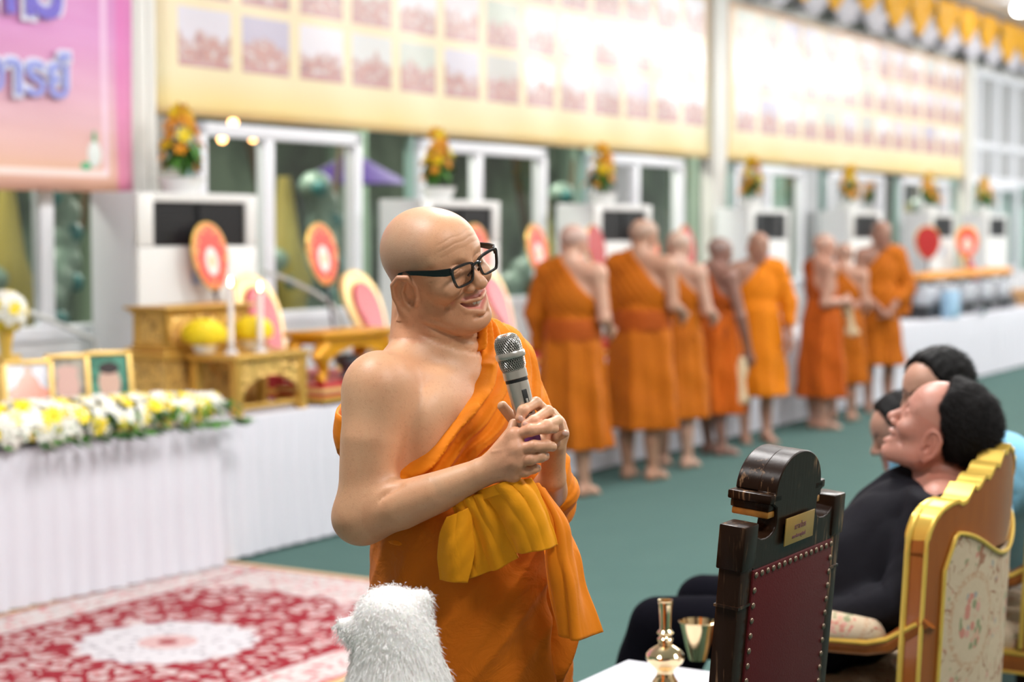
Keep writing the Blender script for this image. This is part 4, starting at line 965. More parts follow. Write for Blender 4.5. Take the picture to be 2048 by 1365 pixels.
def flower_head(rad, n=6, mi=0, cup=.35):
    b = MB()
    for i in range(n):
        a = 2*PI*i/n; c = Vector((math.cos(a), math.sin(a), 0)); s_ = Vector((-c.y, c.x, 0))
        p = [Vector((0, 0, 0)), c*rad*.55+s_*rad*.26+Vector((0, 0, rad*cup*.5)), c*rad+Vector((0, 0, rad*cup)), c*rad*.55-s_*rad*.26+Vector((0, 0, rad*cup*.5))]
        b.b.faces.new([b.b.verts.new(x) for x in p])
    b.ball((0, 0, rad*.12), rad*.2, 6)
    me = b.mesh('flower_head'); return me
def leaf_mesh(l, w):
    b = MB(); b.b.faces.new([b.b.verts.new(v) for v in ((0, 0, 0), (w/2, l*.4, .15*l), (0, l, .05*l), (-w/2, l*.4, .15*l))]); return b.mesh('leaf')
def scatter_child(name, me, parent, m, pos, nrm, sc=1.0, rg=random):
    o = link(name, me, parent, m); q = Vector(nrm).to_track_quat('Z', 'Y') @ Vector((0, 0, 1)).rotation_difference(Vector((0, 0, 1)))
    o.rotation_mode = 'QUATERNION'; o.rotation_quaternion = q; o.rotation_quaternion.rotate(Matrix.Rotation(rg.random()*.2, 3, 'X').to_quaternion())
    o.location = pos; o.scale = (sc,)*3; return o
FH = flower_head(.05, 6); FHd = flower_head(.028, 9, cup=.15); LF = leaf_mesh(.13, .045)
FHd.materials.append(wht); FHy = FHd.copy(); FHy.materials.clear(); FHy.materials.append(ylw); FH.materials.append(lily); FHl = FH.copy(); FHl.materials.clear(); FHl.materials.append(ylw); LF.materials.append(leaf); LFd = LF.copy(); LFd.materials.clear(); LFd.materials.append(leafd)
def potted(seed=0):
    rg = random.Random(seed); r = thing('potted_flowers', 'x', 'flower pot', (0, 0, 0))
    b = MB(); b.lathe([(.001, 0), (.10, 0), (.115, .03), (.14, .085), (.15, .09), (.14, .095), (.13, .08), (.001, .07)], n=24); b.build('pot', POT, r)
    for i in range(60):
        a = rg.random()*6.28; h = rg.random(); rr = .08+.16*rg.random(); scatter_child('leaf', LF if i % 3 else LFd, r, None, (math.cos(a)*rr*.6, math.sin(a)*rr*.6, .09+h*.15), (math.cos(a)*.8, math.sin(a)*.8, .6), 1, rg)
    for i in range(40):
        a = rg.random()*6.28; h = rg.random()**.8; rr = (.19-.15*h)*(.6+.4*rg.random()); m = i % 3 == 0
        scatter_child('blossom', FHl if m else FH, r, None, (math.cos(a)*rr, math.sin(a)*rr, .15+h*.36), (math.cos(a)*.9, math.sin(a)*.9, .5), .85+.45*rg.random(), rg)
    for i in range(5):
        a = i*1.3; b = MB(); b.tube([(0, 0, .07), (math.cos(a)*.03, math.sin(a)*.03, .25), (math.cos(a)*.05, math.sin(a)*.05, .46-.04*i)], .003, 5); b.build('stem', leaf, r)
    return r
ac0 = aircon(); pf0 = potted(1)
ac_t = [.80, 3.66, 6.21, 9.40, 12.2, 15.07, 17.56]
ord_ = ['nearest, left of the tall red fan', 'second from the left, behind the speaking monk', 'third, behind the two nearest standing monks', 'fourth, just past the middle post', 'fifth, behind the rightmost standing monk', 'sixth, two before the far end', 'seventh and farthest, at the right edge']
for i, tt in enumerate(ac_t):
    a = ac0 if i == 0 else copy_tree(ac0); p = pf0 if i == 0 else copy_tree(pf0)
    a.location = W(tt-1.05, 1.3); a.rotation_euler = (0, 0, math.radians(ANG)); tag(a, 'white floor-standing air conditioner cabinet, '+ord_[i], None, 'air conditioners along the windows')
    p.location = W(tt-(.46 if i == 0 else .54), 1.5, 1.90); p.rotation_euler = (0, 0, math.radians(ANG+i*50)); tag(p, 'orange and yellow flowers in a white pot on the %s air conditioner' % ['nearest', 'second', 'third', 'fourth', 'fifth', 'sixth', 'farthest'][i], None, 'flower pots on the air conditioners')
    if i: p.scale = (.9, .9, 1.0)
# ---------------- monk seats: fan, back, base
t = NT('fan_brocade'); sep = t.add('ShaderNodeSeparateXYZ'); t.link(t.obj(), sep.inputs[0]); X_, Z_ = sep.outputs[0], sep.outputs[2]
rr = t.math('SQRT', t.math('ADD', t.math('POWER', t.math('DIVIDE', X_, .15), 2), t.math('POWER', t.math('DIVIDE', Z_, .2), 2)))
em = t.math('SQRT', t.math('ADD', t.math('POWER', t.math('DIVIDE', X_, .055), 2), t.math('POWER', t.math('DIVIDE', t.math('ADD', Z_, .03), .085), 2)))
c = t.mix(t.math('LESS_THAN', em, 1), (.80, .07, .045, 1), (.88, .78, .74, 1)); c = t.mix(t.math('LESS_THAN', em, .45), c, (.75, .5, .2, 1))
sc_ = t.math('GREATER_THAN', t.noise(45, 2), .56); ring = t.math('MULTIPLY', t.math('GREATER_THAN', rr, .72), t.math('LESS_THAN', rr, .9)); c = t.mix(t.math('MULTIPLY', ring, sc_), c, (.85, .45, .12, 1))
c = t.mix(t.math('GREATER_THAN', rr, .93), c, (.85, .42, .1, 1)); t.base(c); t.set(Roughness=.45); FANM = t.m
REDF = mat('plain_red_fan_back', (.45, .012, .012, 1), .45, var=.2); DKW = mat('dark_lacquer', (.06, .008, .012, 1), .3)
def fan(m):
    r = thing('ceremonial_fan', 'x', 'fan'); 
    S = MB(); n = 32; ring = [((.15+.012*math.sin(a))*math.cos(a)*(1-.10*math.sin(a)*-1 if math.sin(a) < 0 else 1), .2*math.sin(a)) for a in [2*PI*i/n for i in range(n)]]
    M_ = Matrix.Rotation(PI/2, 4, 'X'); S.prism(ring, -.008, .008, M=M_); disc = S.build('fan_disc', m, r, smooth=False); disc.location = (0, 0, .80)
    b = MB(); b.tube([(x, 0, z+.80) for x, z in ring+ring[:1]], .008, 6); b.build('rim', GOLDB, r)
    b = MB(); b.cyl((0, 0, 0), (0, 0, .61), .009, n=8); b.ball((0, 0, .59), .02, 8); b.build('handle', DKW, r)
    b = MB(); b.lathe([(.07, 0), (.07, .015), (.03, .03), (.015, .08)], n=16); b.build('stand_base', GOLDB, r); return r
VEL = mat('red_velvet', (.50, .015, .025, 1), .35, var=.15, spec=.6); IVG = mat('pale_gold_frame', (.86, .60, .24, 1), .32, .25, var=.15)
def seatback():
    r = thing('monk_seat', 'x', 'seat')
    def drop(w, h, z0):
        pts = []
        for i in range(40):
            a = 2*PI*i/40; zz = .5-.5*math.cos(a); wd = w*math.sin(a)*(.45+.75*zz**1.1)*(1 if zz < .9 else 1); pts.append((wd, z0+h*zz))
        return pts
    M_ = Matrix.Translation((0, .12, 0)) @ Matrix.Rotation(math.radians(-24), 4, 'X') @ Matrix.Rotation(PI/2, 4, 'X')
    b = MB(); b.prism(drop(.215, .66, .10), -.02, .02, M=M_); b.build('back_frame', IVG, r, bevel=.006)
    b = MB(); b.prism(drop(.145, .50, .17), .015, .045, M=M_); b.build('back_cushion', VEL, r, bevel=.02)
    b = MB(); b.box((-.36, -.20, 0), (.36, .20, .03)); b.box((-.33, -.18, .055), (.33, .18, .085)); b.build('base_tier', VEL, r, bevel=.005)
    b = MB(); b.box((-.345, -.19, .03), (.345, .19, .055)); b.build('gilt_band', GOLDB, r)
    b = MB(); b.box((-.28, -.16, .085), (.28, .12, .13), bev=.02); b.build('seat_cushion', VEL, r); return r
seats = [.55, 1.62, 3.4, 4.35, 5.3, 6.25]
f0 = fan(FANM); fb = fan(REDF); s0 = seatback()
fan_t = [(.17, 0), (1.25, 0), (3.12, 0), (3.98, 0), (4.93, 1), (5.92, 0), (6.67, 1)]
fl = ['red oval fan with gold rim before the nearest air conditioner', 'red oval fan seen against the first window', 'red oval fan just behind the speaking monk\'s spectacles', 'red oval fan left of the first standing monk', 'plain dark red fan between the first two standing monks', 'red fan between the second and third standing monks', 'plain dark red fan behind the darker-skinned monk']
for i, (tt, k_) in enumerate(fan_t):
    src = fb if k_ else f0; first = (i == 0) or (k_ and i == 4); o = src if first else copy_tree(src)
    o.location = W(tt+.09, 1.07, .737); o.rotation_euler = (math.radians(-10), 0, math.radians(ANG)); o.scale = (1, 1, 1.0); tag(o, fl[i], None, 'red ceremonial fans'); 
for tt, src, lb, zz in ((13.0, fb, 'plain red round fan standing near the far buffet', 1.42), (14.6, f0, 'red fan with pale emblem at the right edge', 1.42)):
    o = copy_tree(src); o.location = W(tt, .98, .73); o.rotation_euler = (math.radians(-3), 0, math.radians(ANG-38)); o.scale = (1.15, 1, 1.0); tag(o, lb, None, 'red ceremonial fans')
for i, (tt, lb) in enumerate(((.56, 'gold-framed red velvet seat back behind the candles'), (1.62, 'gold-framed red velvet seat back left of the speaking monk\'s shoulder'), (3.2, 'gold-framed red velvet seat back right of the speaking monk\'s head'), (4.4, 'gold-framed red velvet seat behind the first standing monk'), (5.3, 'gold-framed red velvet seat behind the second standing monk'))):
    o = s0 if i == 0 else copy_tree(s0); o.location = W(tt-.08, .70, .72); o.rotation_euler = (0, 0, math.radians(ANG)); tag(o, lb, None, 'red monk seats on the table')
for i, (tt, lb) in enumerate(((15.2, 'distant gold-framed red seat back beyond the buffet, right edge'),)):
    o = copy_tree(s0); o.location = W(tt, .82, .722); o.rotation_euler = (0, 0, math.radians(ANG)); tag(o, lb, None, 'red monk seats on the table')
# ---------------- gilded altar set
r = wthing('gilded_altar', 'large two-tier carved gold altar chest', 'altar', -.88, .53, .72)
b = MB(); b.box((0, 0, 0), (.80, .28, .29)); b.build('lower_tier', CARVED, r, bevel=.004)
b = MB(); b.box((-.02, -.02, .285), (.83, .31, .325)); b.box((-.015, -.015, 0), (.82, .30, .03)); b.box((.0, -.0, .325), (.80, .29, .345)); b.build('lower_moulding', GOLD, r, bevel=.008)
b = MB(); b.box((.04, .03, .345), (.68, .25, .53)); b.build('upper_tier', CARVED, r, bevel=.004)
b = MB(); b.box((.02, .01, .525), (.70, .27, .545)); b.box((.0, -.01, .545), (.72, .29, .562)); b.box((.03, .02, .345), (.69, .26, .37)); 
for x in (.035, .25, .45, .65): b.box((x, .02, .345), (x+.035, .04, .53))
b.box((.035, .02, .345), (.05, .06, .53)); b.box((.035, .22, .345), (.05, .255, .53)); b.build('upper_moulding', GOLD, r, bevel=.005)
r = wthing('candle_table', 'small carved gold table carrying two lit candles', 'table', -.76, .16, .72)
b = MB(); b.box((-.01, -.01, .285), (.61, .34, .315)); b.build('table_top', GOLD, r, bevel=.006)
for x in (.01, .54):
    for y in (.0, .27): b = MB(); b.box((x, y, 0), (x+.05, y+.05, .285)); b.build('leg', GOLD, r, bevel=.004)
for (x0, x1, y, sw_) in ((.06, .54, .012, 0), (.06, .54, .3, 0)):
    b = MB(); n = 12; top = [(x0, .285), (x1, .285)]; arc = [(x1-(x1-x0)*i/n, .10+.10*math.sin(PI*i/n)**.6) for i in range(n+1)]
    b.prism([(x0, .285)]+arc[::-1]+[(x1, .285)], -.012, .0, M=Matrix.Translation((0, y, 0)) @ Matrix.Rotation(PI/2, 4, 'X')); b.build('carved_apron', CARVED, r, smooth=False)
b = MB(); b.box((.03, .02, .03), (.57, .05, .055)); b.build('stretcher', GOLD, r, bevel=.004)
WAX = mat('candle_wax', (.85, .80, .78, 1), .35, var=.03); fe = NT('flame'); fe.b.inputs['Emission Color'].default_value = (1, .72, .35, 1); fe.b.inputs['Emission Strength'].default_value = 25
def on(px, py, z): 
    p = G(px, py, z); return p
for (px, py, h, lb) in ((462, 708, .36, 'taller lit white candle on the gold table, left one'), (521, 704, .33, 'shorter lit white candle on the gold table, right one')):
    p = on(px, py, 1.035); c_ = thing('candle', lb, 'candle', p, 0, 'lit candles')
    MB().cyl((0, 0, .02), (0, 0, h-.02), .0165, .015, n=14).build('wax_stick', WAX, c_); MB().lathe([(.04, 0), (.035, .012), (.02, .02), (.018, .05), (.022, .055)], n=16).build('holder', mat('clear_glass_holder', (.6, .58, .6, 1), .1), c_)
    MB().cyl((0, 0, h-.02), (0, 0, h-.005), .002, n=6).build('wick', louvre, c_); MB().lathe([(.001, h-.008), (.008, h+.008), (.006, h+.024), (.001, h+.042)], n=10).build('flame', fe.m, c_)
# chrysanthemum bowls
def mum_bowl(p, lb, rx, rz, white):
    r_ = thing('flower_bowl', lb, 'flower bowl', p, 0, 'yellow chrysanthemum bowls'); rg = random.Random(4)
    MB().lathe([(.001, 0), (.05, 0), (.055, .01), (.075, .055), (.078, .06), (.07, .055), (.001, .04)], n=20).build('bowl', POT if white else POT, r_)
    for i in range(90):
        u = 1-(i+.5)/90*1.25; a = i*2.399; q = math.sqrt(max(0, 1-u*u)); d = Vector((q*math.cos(a), q*math.sin(a), u))
        scatter_child('blossom', FHy, r_, None, (d.x*rx, d.y*rx, .055+rz*.55+d.z*rz), d, .95, rg)
    MB().ball((0, 0, .055+rz*.55), 1, 16, (rx*.93, rx*.93, rz*.93)).build('flower_core', ylw, r_)
mum_bowl(W(-.70, .42, 1.04), 'yellow chrysanthemum dome in a white bowl, left of the candles', .115, .075, 1)
mum_bowl(W(-.31, .42, 1.04), 'yellow chrysanthemum dome in a white bowl, behind the right candle', .105, .075, 1)
# amber carved table on red tiered base
AMB = mat('amber_lacquered_gold', (.80, .36, .01, 1), .28, .25, var=.35, vscale=9, bump=.4, bscale=25)
r = wthing('offering_table', 'amber-gold carved offering table with curved legs on a red base', 'table', -.0, .17, .848)
b = MB(); b.box((-.03, -.02, .235), (.65, .27, .27)); b.box((.0, 0, .2), (.62, .25, .235)); b.build('table_top', AMB, r, bevel=.01)
for x, sx in ((.02, -1), (.60, 1)):
    for y in (.03, .22): b = MB(); b.tube([(x, y, .21), (x+sx*.03, y, .14), (x-sx*.01, y, .06), (x+sx*.03, y, .0)], [.045, .05, .03, .035], 10); b.build('leg', AMB, r)
b = MB(); n = 14; b.prism([(0, .21)]+[(.62*i/n, .06+.12*math.sin(PI*i/n)**.7) for i in range(n+1)]+[(.62, .21)], -.015, 0, M=Matrix.Translation((0, .01, 0)) @ Matrix.Rotation(PI/2, 4, 'X')); b.build('carved_apron', AMB, r, smooth=False)
r = wthing('red_base', 'red and gold stepped base under the amber table', 'base', -.07, .13, .72)
for i, (dz, mm, ins) in enumerate(((0, DKW, 0), (.02, GOLDB, .006), (.045, VEL, .012), (.07, IVG, .006), (.092, VEL, .012))): b = MB(); b.box((ins, ins, dz), (.80-ins, .34-ins, dz+.023)); b.build('step', mm, r)
r = thing('incense_urn', 'grey metal urn with a bowl standing under the amber table', 'urn', W(.37, .30, .835)); gm_ = mat('pewter', (.12, .125, .14, 1), .35, .6)
b = MB(); b.lathe([(.05, 0), (.045, .02), (.03, .03), (.035, .06), (.06, .08)], n=16); b.build('foot', gm_, r); b = MB(); b.lathe([(.06, .08), (.072, .09), (.072, .135), (.066, .135), (.058, .1), (.001, .09)], n=16); b.build('bowl', gm_, r)
# water hose / cable arc and tent rod
def cable(lb, pts, rad, m, nm='cable'):
    C = []
    for i in range(len(pts)-1):
        p0, p1, p2, p3 = pts[max(i-1, 0)], pts[i], pts[i+1], pts[min(i+2, len(pts)-1)]
        for j in range(5): f = j/5; C.append(.5*((2*p1)+(p2-p0)*f+(2*p0-5*p1+4*p2-p3)*f*f+(3*p1-p0-3*p2+p3)*f**3))
    C.append(pts[-1]); b = MB(); b.tube(C, rad, 8); return tag(b.build(nm, m), lb, 'cable')
WP = mat('grey_white_plastic', (.60, .62, .60, 1), .4)
cable('thick pale hose arching from the nearest air conditioner to the table', [W(.98, 1.4, 1.42), W(1.25, 1.42, 1.36), W(1.65, 1.43, 1.22), W(1.85, 1.44, 1.06), W(1.9, 1.45, .7), W(1.9, 1.45, 0)], .016, WP, 'hose')
cable('pale hose slanting down across the leftmost window', [W(-1.1, 1.55, 1.28), W(-.8, 1.56, 1.22), W(-.42, 1.57, 1.08), W(-.31, 1.57, .95), W(-.29, 1.57, .0)], .014, WP, 'hose')
# ---------------- framed portraits and garland on the near table
FRG = mat('yellow_gilt_frame', (.88, .58, .16, 1), .33, .3, var=.12)
def photo(name, bg, robe, skin, kind):
    t = NT(name); sep = t.add('ShaderNodeSeparateXYZ'); t.link(t.obj(), sep.inputs[0]); x, z = sep.outputs[0], sep.outputs[2]
    e = lambda cx, cz, rx, rz: t.math('LESS_THAN', t.math('ADD', t.math('POWER', t.math('DIVIDE', t.math('SUBTRACT', x, cx), rx), 2), t.math('POWER', t.math('DIVIDE', t.math('SUBTRACT', z, cz), rz), 2)), 1)
    c = t.mix(t.ramp(t.noise(14, 2), [(.45, (0, 0, 0, 1)), (.6, (1, 1, 1, 1))]), bg, tuple(v*.6 for v in bg[:3])+(1,))
    if kind == 0: c = t.mix(e(0, .17, .065, .13), c, robe); c = t.mix(e(0, .20, .10, .04), c, robe); c = t.mix(e(0, .305, .022, .03), c, skin)
    else: c = t.mix(e(0, .08, .12, .08), c, robe); c = t.mix(e(0, .21, .055, .08), c, skin); c = t.mix(e(0, .285, .053, .03), c, (.06, .05, .05, 1) if kind == 2 else skin)
    t.base(c); t.set(Roughness=.15); return t.m
def portrait(lb, px, py, w_, h_, m, turn=0, k=None):
    p = G(px, py, .735); r = thing('framed_portrait', lb, 'picture frame', (p.x, p.y, .72), math.radians(a36+turn), 'framed portraits on the table')
    R_ = Matrix.Rotation(math.radians(-14), 4, 'X'); fw = .022
    b = MB()
    for lo, hi in (((-w_/2, -.012, 0), (-w_/2+fw, .012, h_)), ((w_/2-fw, -.012, 0), (w_/2, .012, h_)), ((-w_/2, -.012, 0), (w_/2, .012, fw)), ((-w_/2, -.012, h_-fw), (w_/2, .012, h_))): b.box(lo, hi, M=R_, bev=.003)
    b.build('frame', FRG, r); b = MB(); b.box((-w_/2+fw*.8, -.001, fw*.8), (w_/2-fw*.8, .005, h_-fw*.8)); o = b.build('photograph', m, r, smooth=False); o.matrix_local = R_
    b = MB(); b.box((-.015, .008, h_*.1), (.015, .012, h_*.75), M=Matrix.Translation((0, .12, -.03)) @ Matrix.Rotation(math.radians(8), 4, 'X')); b.build('easel_back', FRG, r)
portrait('gold-framed portrait of a person with green background, right one', 226, 844, .235, .37, photo('portrait_green', (.10, .30, .22, 1), (.75, .72, .75, 1), (.62, .42, .34, 1), 2), -26)
portrait('gold-framed portrait between two others, white background with pink', 142, 854, .215, .37, photo('portrait_white', (.45, .42, .36, 1), (.6, .45, .4, 1), (.68, .45, .40, 1), 1), -28)
portrait('gold-framed photo of a standing figure in coral robe, leftmost', 62, 866, .235, .36, photo('portrait_coral', (.66, .66, .74, 1), (.75, .26, .17, 1), (.45, .28, .2, 1), 0), -30)
p = G(45, 845, .72); r = thing('offering_box', 'small gold box stand behind the leftmost portrait', 'box', (p.x, p.y, .72), math.radians(a36))
b = MB(); b.box((-.16, 0, .27), (.13, .15, .30)); b.box((-.15, .01, 0), (.12, .14, .27)); b.build('box', FRG, r, bevel=.005); b = MB(); b.box((-.11, .0, .3), (.0, .1, .34)); b.build('lid', FRG, r, bevel=.004)
p = G(28, 852, .72); r = thing('flower_vase', 'tall vase of white and yellow blooms at the left edge', 'vase', (p.x-.02, p.y-.05, .72))
b = MB(); b.lathe([(.05, 0), (.035, .03), (.02, .15), (.03, .40), (.05, .50)], n=16); b.build('vase', GOLDB, r); rg = random.Random(9)
for i in range(40):
    u = 1-(i+.5)/40*1.7; a = i*2.399; q = math.sqrt(max(0, 1-u*u)); d = Vector((q*math.cos(a), q*math.sin(a), u)); scatter_child('blossom', FHy if i % 3 == 0 else FHd, r, None, d*.10+Vector((0, 0, .56)), d, 1.5, rg)
MB().ball((0, 0, .56), .088, 12).build('flower_core', wht, r)
g = thing('flower_garland', 'long bank of white and yellow chrysanthemums with green leaves on the table edge', 'flowers', pA, math.radians(a36)); rg = random.Random(5)
b = MB(); b.ball((1.32, .09, .795), 1, 20, (1.38, .115, .075)); b.build('foam_core', leafd, g)
for i in range(298):
    x = 2.68*rg.random()**.75; a = rg.uniform(-.5, 2.7); e = math.sqrt(max(.15, 1-((x-1.35)/1.5)**2)); R1 = .135*e+.01
    d = Vector((0, -math.cos(a), math.sin(a))); yl = rg.random() < .36
    scatter_child('blossom', FHy if yl else FHd, g, None, (x, .085+d.y*R1*.95, .795+d.z*R1*.80), (rg.uniform(-.3, .3), d.y, d.z+.1), rg.uniform(1.25, 1.8), rg)
for i in range(170):
    x = 2.75*rg.random()**.75; s_ = rg.uniform(.6, 1.0); scatter_child('leaf', LFd if i % 2 else LF, g, None, (x, -.05-rg.random()*.02, .75+rg.uniform(-.02, .05)), (rg.uniform(-.4, .4), -.5, 1.1), s_*.7, rg).rotation_quaternion.rotate(Matrix.Rotation(rg.uniform(-.6, .6), 3, 'Z').to_quaternion())
for i in range(120):
    x = 2.75*rg.random()**.75; o = link('leaf', LFd if i % 3 else LF, g); o.location = (x, -.055, .75); o.rotation_euler = (math.radians(200+rg.uniform(-25, 10)), rg.uniform(-.6, .6), 0); o.scale = (rg.uniform(.5, .8),)*3
def many(name, me, parent, m, n, seed, smin, smax):
    nv_ = len(me.vertices); co = np.empty(nv_*3); me.vertices.foreach_get('co', co); co = co.reshape(-1, 3); fs = [tuple(p.vertices) for p in me.polygons]; r_ = np.random.default_rng(seed); V = []; Fs = []
    for i in range(n):
        x = 2.66*r_.random()**.85; a = r_.uniform(-.4, 2.8); e = math.sqrt(max(.15, 1-((x-1.32)/1.45)**2)); R1 = .125*e+.01; d = Vector((0, -math.cos(a), math.sin(a)))
        q = np.array(Vector((r_.uniform(-.4, .4), d.y, d.z)).to_track_quat('Z', 'Y').to_matrix()); V.append(co@q.T*r_.uniform(smin, smax)+np.array((x, .085+d.y*R1*.95, .79+d.z*R1*.8))); Fs += [tuple(v+i*nv_ for v in f) for f in fs]
    mm = bpy.data.meshes.new(name); mm.from_pydata(np.concatenate(V).tolist(), [], Fs); return tag(link(name, mm, parent, m), kind='stuff')
many('small_white_blossoms', FHd, g, wht, 420, 3, .8, 1.3); many('small_yellow_blossoms', FHd, g, ylw, 160, 4, .7, 1.2)
# ---------------- buffet
r = wthing('buffet_stand', 'long black and clear buffet stand with orange cloth on its shelf', 'stand', 10.7, .25, .72); bk = mat('black_plastic', (.02, .022, .027, 1), .35)
for i in range(5): b = MB(); b.box((i*.72, 0, 0), (i*.72+.62, .4, .14), bev=.02); b.build('base_tray', bk, r)
cl = mat('clear_grey_acrylic', (.50, .51, .56, 1), .15, var=.1)
for i in range(5): b = MB(); b.box((i*.72+.04, .04, .14), (i*.72+.56, .36, .36), bev=.03); b.build('container', cl, r)
for i in range(6): b = MB(); b.box((i*.72-.06, .15, 0), (i*.72-.02, .2, .42)); b.build('post', bk, r)
b = MB(); b.box((-.08, .05, .40), (3.6, .35, .42)); b.build('shelf', bk, r)
BRO = cloth_mat('bright_orange_cloth', (.90, .36, .02, 1))
for i in range(9):
    o = wthing('folded_robe', '%s bright orange folded cloth from the left on the buffet shelf' % ['first', 'second', 'third', 'fourth', 'fifth', 'sixth', 'seventh', 'eighth', 'ninth'][i], 'cloth', 10.7+i*.38, .42, 1.14, 'folded orange cloths on the buffet shelf'); MB().box((0, -.14, 0), (.36, .14, .055+.012*(i % 3)), bev=.022).build('bundle', BRO, o)
for i, (dt, lb, c_) in enumerate(((.5, 'pale blue packet leaning on the first buffet tray', (.35, .55, .75, 1)), (1.5, 'small silver bowl on the buffet front edge', (.7, .7, .75, 1)))):
    o = wthing('water_packet' if i == 0 else 'silver_bowl', lb, 'container', 10.7+dt, .1, .72)
    if i == 0: MB().box((-.15, 0, 0), (.2, .12, .3), bev=.02).build('wrapper', mat('pale_blue_wrap', c_, .25), o)
    else: MB().lathe([(.03, 0), (.05, .03), (.06, .07), (.055, .07), (.001, .03)], n=16).build('bowl', mat('silver', c_, .15, 1), o)
o = wthing('paper_stack', 'orange-brown trays at the right end of the buffet table', 'tray', 14.7, .2, .72)
for i in range(4): MB().box((0, 0, i*.05), (1.0, .40, i*.05+.04), bev=.008).build('tray', mat('tan_tray', (.62, .36, .16, 1), .5), o)
# ---------------- rug
t = NT('persian_rug'); sep = t.add('ShaderNodeSeparateXYZ'); t.link(t.obj(), sep.inputs[0]); x, y = sep.outputs[0], sep.outputs[1]
ax_ = t.math('ABSOLUTE', x); ay = t.math('ABSOLUTE', y); wp = t.noise(9, 3)
def vor(sc, feat='F1', vec=None):
    v = t.add('ShaderNodeTexVoronoi', feature=feat); v.inputs['Scale'].default_value = sc; v.inputs['Randomness'].default_value = .85; t.link(vec or t.obj(), v.inputs['Vector']); return v
warp = t.add('ShaderNodeVectorMath', operation='ADD'); nn = t.add('ShaderNodeTexNoise'); nn.inputs['Scale'].default_value = 14; t.link(t.obj(), nn.inputs['Vector'])
sub = t.add('ShaderNodeVectorMath', operation='MULTIPLY_ADD'); t.link(nn.outputs['Color'], sub.inputs[0]); sub.inputs[1].default_value = (.07, .07, 0); t.link(t.obj(), sub.inputs[2]); wv = sub.outputs[0]
v1 = vor(11, 'F1', wv); v2 = vor(11, 'DISTANCE_TO_EDGE', wv); v3 = vor(30, 'F1', wv)
fieldm = t.ramp(v2.outputs['Distance'], [(.11, (0, 0, 0, 1)), (.17, (1, 1, 1, 1))]); core = t.ramp(v1.outputs['Distance'], [(.18, (1, 1, 1, 1)), (.25, (0, 0, 0, 1))])
red = (.24, .012, .022, 1); cream = (.50, .41, .40, 1)
blossom = t.mix(t.ramp(v3.outputs['Distance'], [(.2, (1, 1, 1, 1)), (.4, (0, 0, 0, 1))]), cream, (.40, .15, .16, 1))
fieldc = t.mix(fieldm, red, blossom); fieldc = t.mix(t.math('MULTIPLY', core, .6), fieldc, (.45, .12, .13, 1))
bord = t.mix(t.ramp(vor(16, 'F1', wv).outputs['Distance'], [(.16, (1, 1, 1, 1)), (.3, (0, 0, 0, 1))]), (.52, .47, .46, 1), (.26, .19, .17, 1)); bord = t.mix(t.ramp(t.noise(26, 2), [(.56, (0, 0, 0, 1)), (.6, (1, 1, 1, 1))]), bord, (.50, .18, .18, 1))
rad = t.math('SQRT', t.math('ADD', t.math('POWER', x, 2), t.math('POWER', y, 2))); ang = t.math('ARCTAN2', y, x)
rm = t.math('ADD', rad, t.math('MULTIPLY', t.math('SINE', t.math('MULTIPLY', ang, 16)), .018))
med = t.mix(t.ramp(vor(20, 'F1', wv).outputs['Distance'], [(.2, (1, 1, 1, 1)), (.34, (0, 0, 0, 1))]), (.53, .51, .53, 1), (.27, .24, .27, 1)); med = t.mix(t.math('LESS_THAN', rad, .12), med, (.50, .33, .32, 1)); med = t.mix(t.math('LESS_THAN', rad, .04), med, red)
sd = t.math('ADD', ax_, t.math('MULTIPLY', t.math('SUBTRACT', t.math('PINGPONG', y, .12), .06), .5))
infield = t.math('MULTIPLY', t.math('LESS_THAN', sd, 1.0), t.math('LESS_THAN', t.math('ADD', ay, t.math('MULTIPLY', t.math('GREATER_THAN', ax_, .8), t.math('MULTIPLY', t.math('SUBTRACT', ax_, .8), .8))), .66))
c = t.mix(infield, bord, fieldc)
line = t.math('MULTIPLY', t.math('GREATER_THAN', ay, .655), t.math('LESS_THAN', ay, .675)); c = t.mix(line, c, red)
c = t.mix(t.math('LESS_THAN', rm, .36), c, med)
edge = t.math('MAXIMUM', t.math('GREATER_THAN', ax_, 1.40), t.math('GREATER_THAN', ay, .92)); c = t.mix(edge, c, (.38, .12, .10, 1))
edge = t.math('MAXIMUM', t.math('GREATER_THAN', ax_, 1.43), t.math('GREATER_THAN', ay, .95)); c = t.mix(edge, c, (.58, .42, .22, 1))
t.base(c); t.set(Roughness=.9); t.b.inputs['Specular IOR Level'].default_value = .15; t.bump(t.noise(300, 2), .4, .004)
r = wthing('persian_rug', 'red and cream floral rug with pale round medallion, at lower left', 'rug', -2.38, -.84, 0)
MB().box((-1.47, -.985, 0), (1.47, .985, .012), bev=.004).build('pile', t.m, r)
b = MB()
for i in range(2): 
    x0 = (-1.5, 1.47)[i]
    b.box((x0, -.985, .001), (x0+.03, .985, .006))
tag(b.build('fringe', mat('tan_fringe', (.55, .42, .28, 1), .9), r), kind='stuff')
